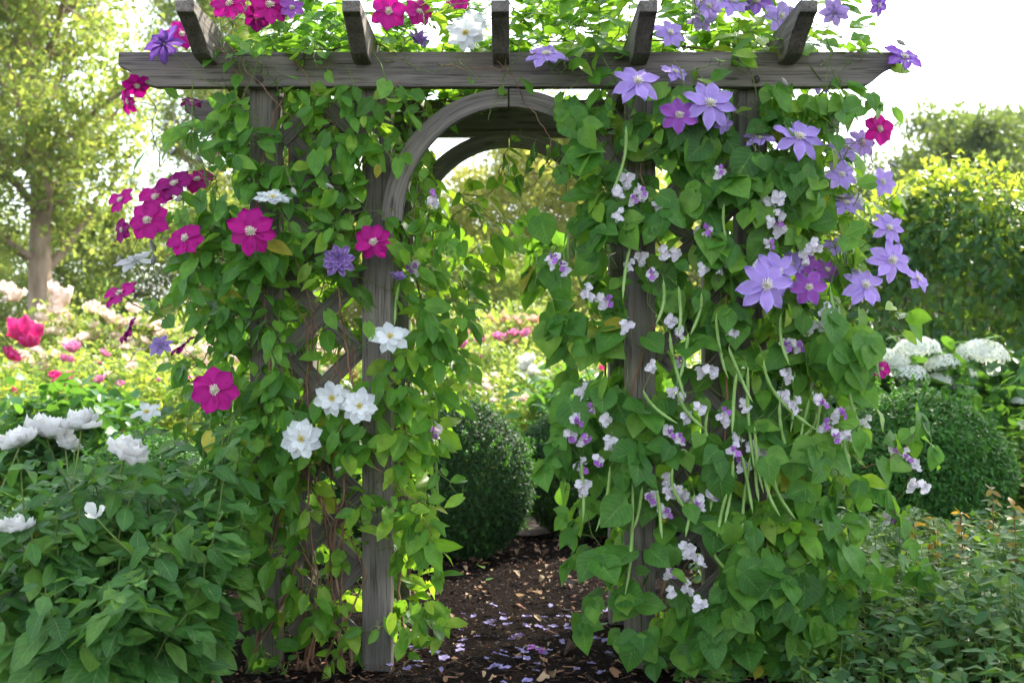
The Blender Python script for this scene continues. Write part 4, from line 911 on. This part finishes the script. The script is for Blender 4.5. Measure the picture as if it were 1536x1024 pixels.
ROSES = [
 (-4.35, 5.3, 1.05, 'hot', 2, 'rose bush with a very large hot pink bloom at the left edge', 0, .05, ((33, 508, 27), (12, 537, 15), (45, 520, 16))),
 (-3.75, 4.5, .95, 'hot', 1, 'rose bush with one round hot pink bloom standing low', 2, .05, ((102, 577, 17), (82, 566, 9), (18, 588, 7))),
 (-3.7, 6.2, 1.15, 'pink', 3, 'rose bush with pale and deep pink blooms, right of the very large bloom', 1, .05, ((110, 528, 14), (93, 541, 9), (106, 543, 8))),
 (-4.9, 8.4, 1.62, 'cream', 34, 'tall cream rose bush farthest left', 1, .085, ((8, 440, 16), (26, 452, 17), (102, 456, 22), (75, 440, 16))),
 (-4.1, 8.9, 1.55, 'cream', 34, 'tall cream rose bush second from the left edge', 3, .085, ((140, 470, 16), (88, 460, 12), (60, 470, 12))),
 (-3.3, 8.6, 1.45, 'cream', 36, 'cream rose bush behind the side-facing magenta clematis blooms', 1, .08, ((160, 480, 14), (200, 468, 12))),
 (-2.5, 8.8, 1.38, 'cream', 36, 'cream rose bush close beside the left side of the arbor', 1, .08, ()),
 (-4.5, 7.0, 1.2, 'cream', 26, 'shorter blush rose bush in front of the tall cream ones', 1, .07, ()),
 (-3.0, 7.0, 1.2, 'cream', 32, 'blush rose bush in the sunny middle of the left bed', 3, .07, ()),
 (-2.4, 6.6, 1.15, 'cream', 26, 'blush rose bush nearest the left side of the arbor', 1, .06, ((190, 546, 14),)),
 (-2.6, 5.0, .95, 'pink', 2, 'small rose bush with few pale pink blooms behind the left box ball', 0, .045, ((181, 580, 8), (152, 574, 10))),
 (-3.2, 5.6, 1.05, 'cream', 2, 'green rose bush with two blush blooms in the left bed', 2, .05, ()),
 (-1.7, 8.2, 1.35, 'cream', 28, 'blush rose bush seen through the left lattice', 1, .07, ()),
 (-1.2, 6.6, 1.1, 'peach', 6, 'peach rose bush glimpsed beside the inner left post', 3, .06, ()),
 (-.65, 8.6, 1.55, 'peach', 28, 'tall peach rose bush left of centre through the arch', 3, .065, ()),
 (.05, 9.4, 1.62, 'peach', 28, 'tallest peach rose bush in the middle of the arch opening', 3, .065, ()),
 (.75, 8.8, 1.5, 'peach', 11, 'peach rose bush right of centre through the arch', 1, .06, ()),
 (-.35, 7.2, 1.30, 'pink', 5, 'rose bush with rich pink blooms in the arch opening', 1, .05, ((720, 513, 9), (757, 511, 10), (771, 504, 9), (790, 503, 9), (745, 508, 9))),
 (.42, 6.6, 1.15, 'white', 3, 'rose bush with two white blooms low in the arch opening', 1, .05, ((794, 547, 14), (797, 563, 14), (785, 555, 9))),
 (-.55, 5.9, 1.05, 'cream', 26, 'blush rose bush right behind the left box ball', 1, .045, ()),
 (.15, 5.4, .80, 'cream', 6, 'low blush rose bush beside the far end of the path', 0, .04, ()),
 (.95, 5.7, 1.05, 'hot', 1, 'rose bush with two red-pink buds beside the bean leaves', 0, .035, ((865, 581, 8), (891, 575, 8))),
 (1.5, 7.6, 1.3, 'peach', 8, 'peach rose bush seen through the right bay', 3, .06, ()),
 (3.3, 3.0, .55, 'cream', 3, 'low rose bush with tiny pale blooms right of the large box ball', 0, .03, ()),
 (-5.3, 6.2, 1.25, 'pink', 4, 'rose bush just at the left edge behind the hot pink one', 0, .06, ()),
]
for t in ROSES:
    x, y, h, kind, nb, lab, var, rsz, bl = t; rose_bush(x, y, h, kind, nb, lab, var, rsz, bl)

# ================================================================== GROUND COVER, LITTER
def cover(n, x0, x1, y0, y1, hfun, size, mat='cover'):
    mb, st = MB(), MB(); Pp, Nn, Tt, Sz = [], [], [], []
    for _ in range(n):
        x, y = R.uniform(x0, x1), R.uniform(y0, y1); h = hfun(x, y) * R.uniform(.6, 1.12)
        if h < .04: continue
        t = V(x + R.uniform(-.07, .07), y + R.uniform(-.07, .07), h)
        tube(st, [V(x, y, 0), (V(x, y, 0) + t) / 2 + V(R.uniform(-.02, .02), 0, 0), t], [.003, .0025, .0015], 3, False)
        k = max(4, int(h / .032))
        for i in range(k):
            f = .25 + .75 * i / (k - 1); p = V(x, y, 0) * (1 - f) + t * f; az = i * 1.6 + x * 40
            for sg in (0, 3.14):
                o_ = V(math.cos(az + sg), math.sin(az + sg), 0); Pp.append(p); Tt.append(o_ + V(0, 0, R.uniform(-.5, .3))); Nn.append(V(0, -.1, 1) + R.randn(3) * .3); Sz.append(size * R.uniform(.6, 1.25))
    if Pp: mb.scatter(T_small, np.array(Pp), frames(np.array(Nn), np.array(Tt)), np.array(Sz))
    return mb, st
def hf_(x, y):
    e = min(1, max(0, (x - (.98 + .10 * abs(y))) / .5)); return (.16 + .30 * e) * (1 - .12 * max(0, y))
mb, st = cover(1500, .95, 3.6, -1.3, 1.9, hf_, .060)
gc = tag(link('ground_cover', mb.mesh('ground_cover', 'cover')), 'dense low green ground cover filling the lower right corner', 'ground cover', kind='stuff')
link('stem', st.mesh('stem', 'stemg'), gc)
mb, st = cover(500, -4.6, -1.3, .4, 3.2, lambda x, y: .34, .06)
gc = tag(link('ground_cover', mb.mesh('ground_cover', 'cover')), 'low leafy ground cover under the left box ball and roses', 'ground cover', kind='stuff')
link('stem', st.mesh('stem', 'stemg'), gc)
mb, st = cover(800, -5, 5, 4.2, 9, lambda x, y: 0 if -.1 < x < .9 else .4, .07)
gc = tag(link('ground_cover', mb.mesh('ground_cover', 'rosel')), 'sunlit greenery filling the rose beds beyond the arbor', 'ground cover', kind='stuff')
# orange-leaved stems standing out of the ground cover
SH = [((1487, 735), 'rusty leaved stem, tallest of those above the ground cover', .9), ((1440, 770), 'rusty stem with brown curled leaves left of the tallest one', .4), ((1400, 778), 'short rusty stem in front of the right box ball', .3), ((1520, 760), 'rusty stem at the right edge', .3), ((1372, 790), 'short stem with orange leaves nearest the violet-flowered vine', .0)]
for (u, v), lab, y in SH:
    p = P(u, v, y); b = V(p[0] + .02, y, 0); o = tag(empty('tall_weed', b), lab, 'plant', 'rusty stems above the ground cover'); st, mb = MB(), MB()
    pts = bez(V(0, 0, 0), p - b, (.01, 0, .02), 12); tube(st, pts, np.linspace(.004, .002, 12), 4, False)
    k = np.repeat(np.arange(6, 12), 4); a = np.arange(len(k)) * 1.57 + R.rand(len(k))
    mb.scatter(T_small, pts[k], frames(V(0, -.3, 1) + R.randn(len(k), 3) * .4, np.c_[np.cos(a), np.sin(a), R.uniform(-.5, .2, len(k))]), R.uniform(.035, .06, len(k)))
    link('stem', st.mesh('stem', 'stemb'), o); link('foliage', mb.mesh('foliage', 'rust'), o)

# fallen petals, single
pm = []
for k in range(5):
    mb = MB(); v, f, uv = petal_t(R.uniform(.5, .85), cup=.2, droop=.05, ruffle=.08, rows=5, tip=.5, base=.4, seed=k + 40); mb.add(v - [0, .5, 0], f, uv); pm.append(mb.mesh('fallen_petal', 'fallen'))
n = 0
while n < 120:
    if n < 75:
        c = ((760, 948), (850, 955), (975, 955), (700, 965), (940, 925), (1000, 1000), (640, 990), (790, 1010))[n % 8]; u, v = c[0] + R.randn() * 34, c[1] + R.randn() * 15
    else: u, v = R.uniform(560, 1060), R.uniform(925, 1023)
    if v < 890: continue
    dist = FPX * CAMZ / (v - HZ); x = (u - 768) * dist / FPX
    o = tag(link('fallen_petal', pm[n % 5]), 'small fallen lilac petal lying on the dark mulch of the path', 'petal', 'lilac petals strewn on the mulch')
    s = R.uniform(.026, .05); o.scale = (s, s, s); o.location = (x, dist + CAMY, .036 + R.uniform(0, .006)); o.rotation_euler = (R.uniform(-.3, .3), R.uniform(-.3, .3), R.uniform(0, 6.3)); n += 1
lm = []
for k in range(4):
    mb = MB(); tv, tf, tu = leaf_t(.6, .03, .5, R.uniform(-.3, .6), .12, 6, twist=.8); mb.add(tv - [0, .5, 0], tf, tu); lm.append(mb.mesh('dry_leaf', ('dryl', 'dryl2')[k % 2]))
for k in range(190):
    y = -.6 + 4.6 * R.rand(); x = R.normal(.02, .36) if y < 2 else R.normal(.05, .3)
    o = tag(link('dry_leaf', lm[k % 4]), 'small dry brown leaf fragment lying on the path', 'leaf', 'dry leaf litter on the path'); z = R.uniform(.022, .05); o.scale = (z, z, z); o.location = (x, y, .036); o.rotation_euler = (R.uniform(-.5, .5), R.uniform(-.5, .5), R.uniform(0, 6.3))
for u, v, lab in ((735, 880, 'pale green fallen leaf lying on its own in the middle of the path'), (780, 905, 'long beige fallen leaf on the sunlit chips'), (803, 900, 'green fallen leaf right of the long beige one'), (690, 950, 'large buff fallen leaf among lilac petals, left side of path'),
                  (870, 958, 'grey green fallen leaf right of the large buff one'), (730, 855, 'small yellow fallen leaf highest up the path'), (905, 950, 'pale leaf beneath the densest lilac petals'), (720, 862, 'small pale fallen leaf beside the box ball')):
    dist = FPX * CAMZ / (v - HZ); mb = MB(); tv, tf, tu = T_shrub[R.randint(6)]; mb.add(tv - [0, .5, 0], tf, tu)
    mt = 'rust' if 'beige' in lab or 'buff' in lab or 'yellow' in lab else 'cover'
    o = tag(link('fallen_leaf', mb.mesh('fallen_leaf', mt)), lab, 'leaf', 'fallen leaves on the path'); o.location = ((u - 768) * dist / FPX, dist + CAMY, .045); o.scale = (.07,) * 3; o.rotation_euler = (.1, R.uniform(-.3, .3), R.uniform(0, 6))
for u, v, k, r, lab in ((805, 995, 'orchid', 16, 'fallen violet blossom on the mulch at the bottom centre'), (1000, 1008, 'violet', 30, 'fallen pale violet clematis bloom at the foot of the inner right post')):
    dist = FPX * CAMZ / (v - HZ); p = V((u - 768) * dist / FPX, dist + CAMY, .06)
    o = link('fallen_bloom', CLEM[k, 6]); tag(o, lab, 'flower'); s = r * dist / FPX; o.location = p; o.scale = (s, s, s); o.rotation_euler = (.25, .2, 1); link('flower_centre', ST_c, o)

# ================================================================== TREES
def tree_mesh(seed, H, cr, base, tr, nl, leafmat, lsize, nlimb=26, spread=.30, low=.0, upright=.5, barkm='bark'):
    r = np.random.RandomState(seed); tb = MB(); tips = []
    tp = np.array([V(r.randn() * .05 * H * .04 * k, r.randn() * .04 * H * .04 * k, H * .95 * k / 9) for k in range(10)]); tp[0, :2] = 0
    tube(tb, tp, tr * (1 - np.linspace(0, .93, 10) ** .8) + .012, 9)
    for k in range(nlimb):
        f = base + (1 - base) * ((k + r.rand()) / nlimb) ** 1.05; f = min(f, .96); i = f * 9; i0 = int(i); a = tp[i0] + (tp[min(i0 + 1, 9)] - tp[i0]) * (i - i0)
        az = k * 2.4 + r.rand(); env = math.sin(math.pi * min(1, (f - base) / (1 - base) * .78 + .22)) ** .6
        ln = cr * env * r.uniform(.75, 1.12); d = V(math.cos(az), math.sin(az), upright * r.uniform(.5, 1.3))
        e = a + nrm(d) * ln * 1.15; mid = (a + e) / 2 - V(0, 0, ln * .10)
        p = bez(a, e, mid - (a + e) / 2, 8, ln * .02); tube(tb, p, np.linspace(tr * .34 * (1.1 - f) + .02, .012, 8), 6, False)
        for j in range(2, 8):
            for q in range(3):
                dd = nrm(r.randn(3) * .9 + nrm(e - a) * .6 + V(0, 0, .25)); b = p[j] + dd * ln * r.uniform(.16, .42)
                tube(tb, bez(p[j], b, r.randn(3) * .03 * ln, 4), [.02, .015, .010, .006], 4, False); tips += [b, (b + p[j]) / 2]
    tips = np.array(tips); tips = tips[tips[:, 2] > low]; k = r.randint(0, len(tips), nl)
    wgt = r.rand(len(tips)) ** .6; k = r.choice(len(tips), nl, p=wgt / wgt.sum())
    pos = tips[k] + r.randn(nl, 3) * spread * [1, 1, .75] * r.uniform(.4, 1.1, (nl, 1)); pos[:, 2] = np.maximum(pos[:, 2], .05)
    fb = MB(); fb.scatter(T_quad, pos, frames(nrm(V(0, 0, .6) + r.randn(nl, 3)), r.randn(nl, 3)), np.exp(r.randn(nl) * .25) * lsize)
    return fb.mesh('crown', leafmat), tb.mesh('trunk', barkm)
def tree(ms, x, y, s, lab, rz=0, cat='tree', name='tree', grp='trees beyond the garden'):
    o = tag(empty(name, (x, y, 0)), lab, cat, grp); link('crown', ms[0], o); link('trunk', ms[1], o); o.scale = s if isinstance(s, tuple) else (s,) * 3; o.rotation_euler = (0, 0, rz); return o
tA = tree_mesh(3, 12.5, 2.7, .22, .24, 46000, 'tree', .105, 42, .24, 2.6, 1.3)
tB = tree_mesh(4, 8, 2.6, .10, .16, 42000, 'tree_y', .13, 30, .34, .3, .6)
tC = tree_mesh(6, 9.5, 3.6, .20, .24, 42000, 'tree_d', .17, 30, .42, 1.5, .5)
tD = tree_mesh(9, 7, 2.8, .06, .14, 36000, 'tree', .13, 26, .36, .2, .5)
tree(tA, -7.75, 14.8, 1.0, 'tall many-branched tree with sunlit yellow-green crown at the left edge', .5)
tree(tA, -7.2, 24, (.8, .8, .95), 'tall pale tree between the largest left tree and the arbor', 2.5)
tree(tA, -15.0, 27, .95, 'tall tree cut by the left edge of the picture', 4)
tree(tD, -8.4, 18.5, .62, 'bushy green tree below the crown of the large left tree', 0)
tree(tD, -5.9, 19.5, .66, 'bushy green tree right of the large left trunk', 2); tree(tD, -11.3, 20, .62, 'dark bushy tree at the left edge behind the cream roses', 4)
tree(tB, -4.8, 22, .80, 'golden bushy tree just left of the arbor', 1); tree(tB, -2.9, 25, .78, 'golden bushy tree hidden behind the left bay', 3)
tree(tB, .6, 25, .98, 'golden tree filling the right of the arch opening', 5); tree(tD, -.6, 21, .55, 'low green tree at the centre of the arch opening', 2)
tree(tB, 2.6, 27, .95, 'golden tree behind the right bay of the arbor', 2.2); tree(tC, 4.6, 30, .65, 'dark tree behind the outer right post', .4)
tree(tC, 13.6, 30, .92, 'tall dusky tree rising above the hedge at the right edge', .8, grp='hazy trees above the hedge'); tree(tC, 10.8, 33, .74, 'shorter dusky tree rising above the hedge, nearer the arbor', 2.9, grp='hazy trees above the hedge'); tree(tC, 16.5, 34, .98, 'dusky tree cut by the right edge of the picture', 4, grp='hazy trees above the hedge')

tShade = tree_mesh(14, 10.5, 3.0, .45, .2, 12000, 'tree', .16, 26, .45, 4.9, .5)  # unseen tree, added to cast shade over the near garden
tree(tShade, 7.3, 5.4, 1.0, 'tree outside the right edge whose crown shades the lower right of the garden', 1, grp=None)
# ================================================================== LIGHT, SKY, CAMERA
EL, AZ = 43, 38        # degrees; azimuth from +Y towards +X
sv = Vector((math.sin(rad(AZ)) * math.cos(rad(EL)), math.cos(rad(AZ)) * math.cos(rad(EL)), math.sin(rad(EL))))
sl = bpy.data.lights.new('sun', 'SUN'); sl.energy = 2.6; sl.angle = rad(.6); sl.color = (1, .93, .80)
so = bpy.data.objects.new('sun', sl); C.objects.link(so); so.rotation_euler = sv.to_track_quat('Z', 'Y').to_euler()
W = bpy.data.worlds.new('World'); S.world = W; W.use_nodes = True; nt = W.node_tree; nt.nodes.clear()
sky = nt.nodes.new('ShaderNodeTexSky'); sky.sky_type = 'NISHITA'; sky.sun_disc = False; sky.sun_elevation = rad(EL); sky.sun_rotation = rad(AZ)
sky.air_density = 1.0; sky.dust_density = 2.0; sky.ozone_density = 1.0
bg = nt.nodes.new('ShaderNodeBackground'); bg.inputs[1].default_value = .15
wo = nt.nodes.new('ShaderNodeOutputWorld'); hs = nt.nodes.new('ShaderNodeHueSaturation'); hs.inputs['Saturation'].default_value = .5; nt.links.new(sky.outputs[0], hs.inputs['Color']); nt.links.new(hs.outputs[0], bg.inputs[0]); nt.links.new(bg.outputs[0], wo.inputs[0])
cd = bpy.data.cameras.new('camera'); cam = bpy.data.objects.new('camera', cd); C.objects.link(cam); S.camera = cam
cam.location = (0, CAMY, CAMZ); cam.rotation_euler = (rad(90), 0, 0); cd.sensor_width = 36; cd.lens = FPX / 1536 * 36
cd.shift_y = (HZ - 512) / 1536; cd.clip_end = 500; cd.clip_start = .05
cd.dof.use_dof = True; cd.dof.focus_distance = 4.15; cd.dof.aperture_fstop = 3.5
S.view_settings.view_transform = 'Standard'; S.view_settings.look = 'None'; S.view_settings.exposure = 2.12; S.view_settings.gamma = 1
S.cycles.use_denoising = True; S.cycles.max_bounces = 7; S.cycles.transmission_bounces = 5; S.cycles.diffuse_bounces = 4; S.cycles.glossy_bounces = 2
S.cycles.use_adaptive_sampling = True; S.cycles.adaptive_threshold = .02; S.cycles.caustics_reflective = False; S.cycles.caustics_refractive = False; S.cycles.sample_clamp_indirect = 6

hz = MB(); x0, x1, y0, y1, z0, z1 = -62, 62, -9, 82, -1.0, 20
hz.add([(x, y, z) for z in (z0, z1) for y in (y0, y1) for x in (x0, x1)], np.array([(0, 2, 3, 1), (4, 5, 7, 6), (0, 1, 5, 4), (2, 6, 7, 3), (0, 4, 6, 2), (1, 3, 7, 5)]))
m, nt, out = new_mat('haze_air'); pv = nt.nodes.new('ShaderNodeVolumePrincipled'); pv.inputs['Color'].default_value = (.93, .95, 1, 1); pv.inputs['Density'].default_value = .0004; pv.inputs['Anisotropy'].default_value = .0
nt.links.new(pv.outputs[0], out.inputs['Volume'])
tag(link('haze', hz.mesh('haze', m, smooth=False)), 'thin pale haze over the far trees', 'haze', kind='stuff')
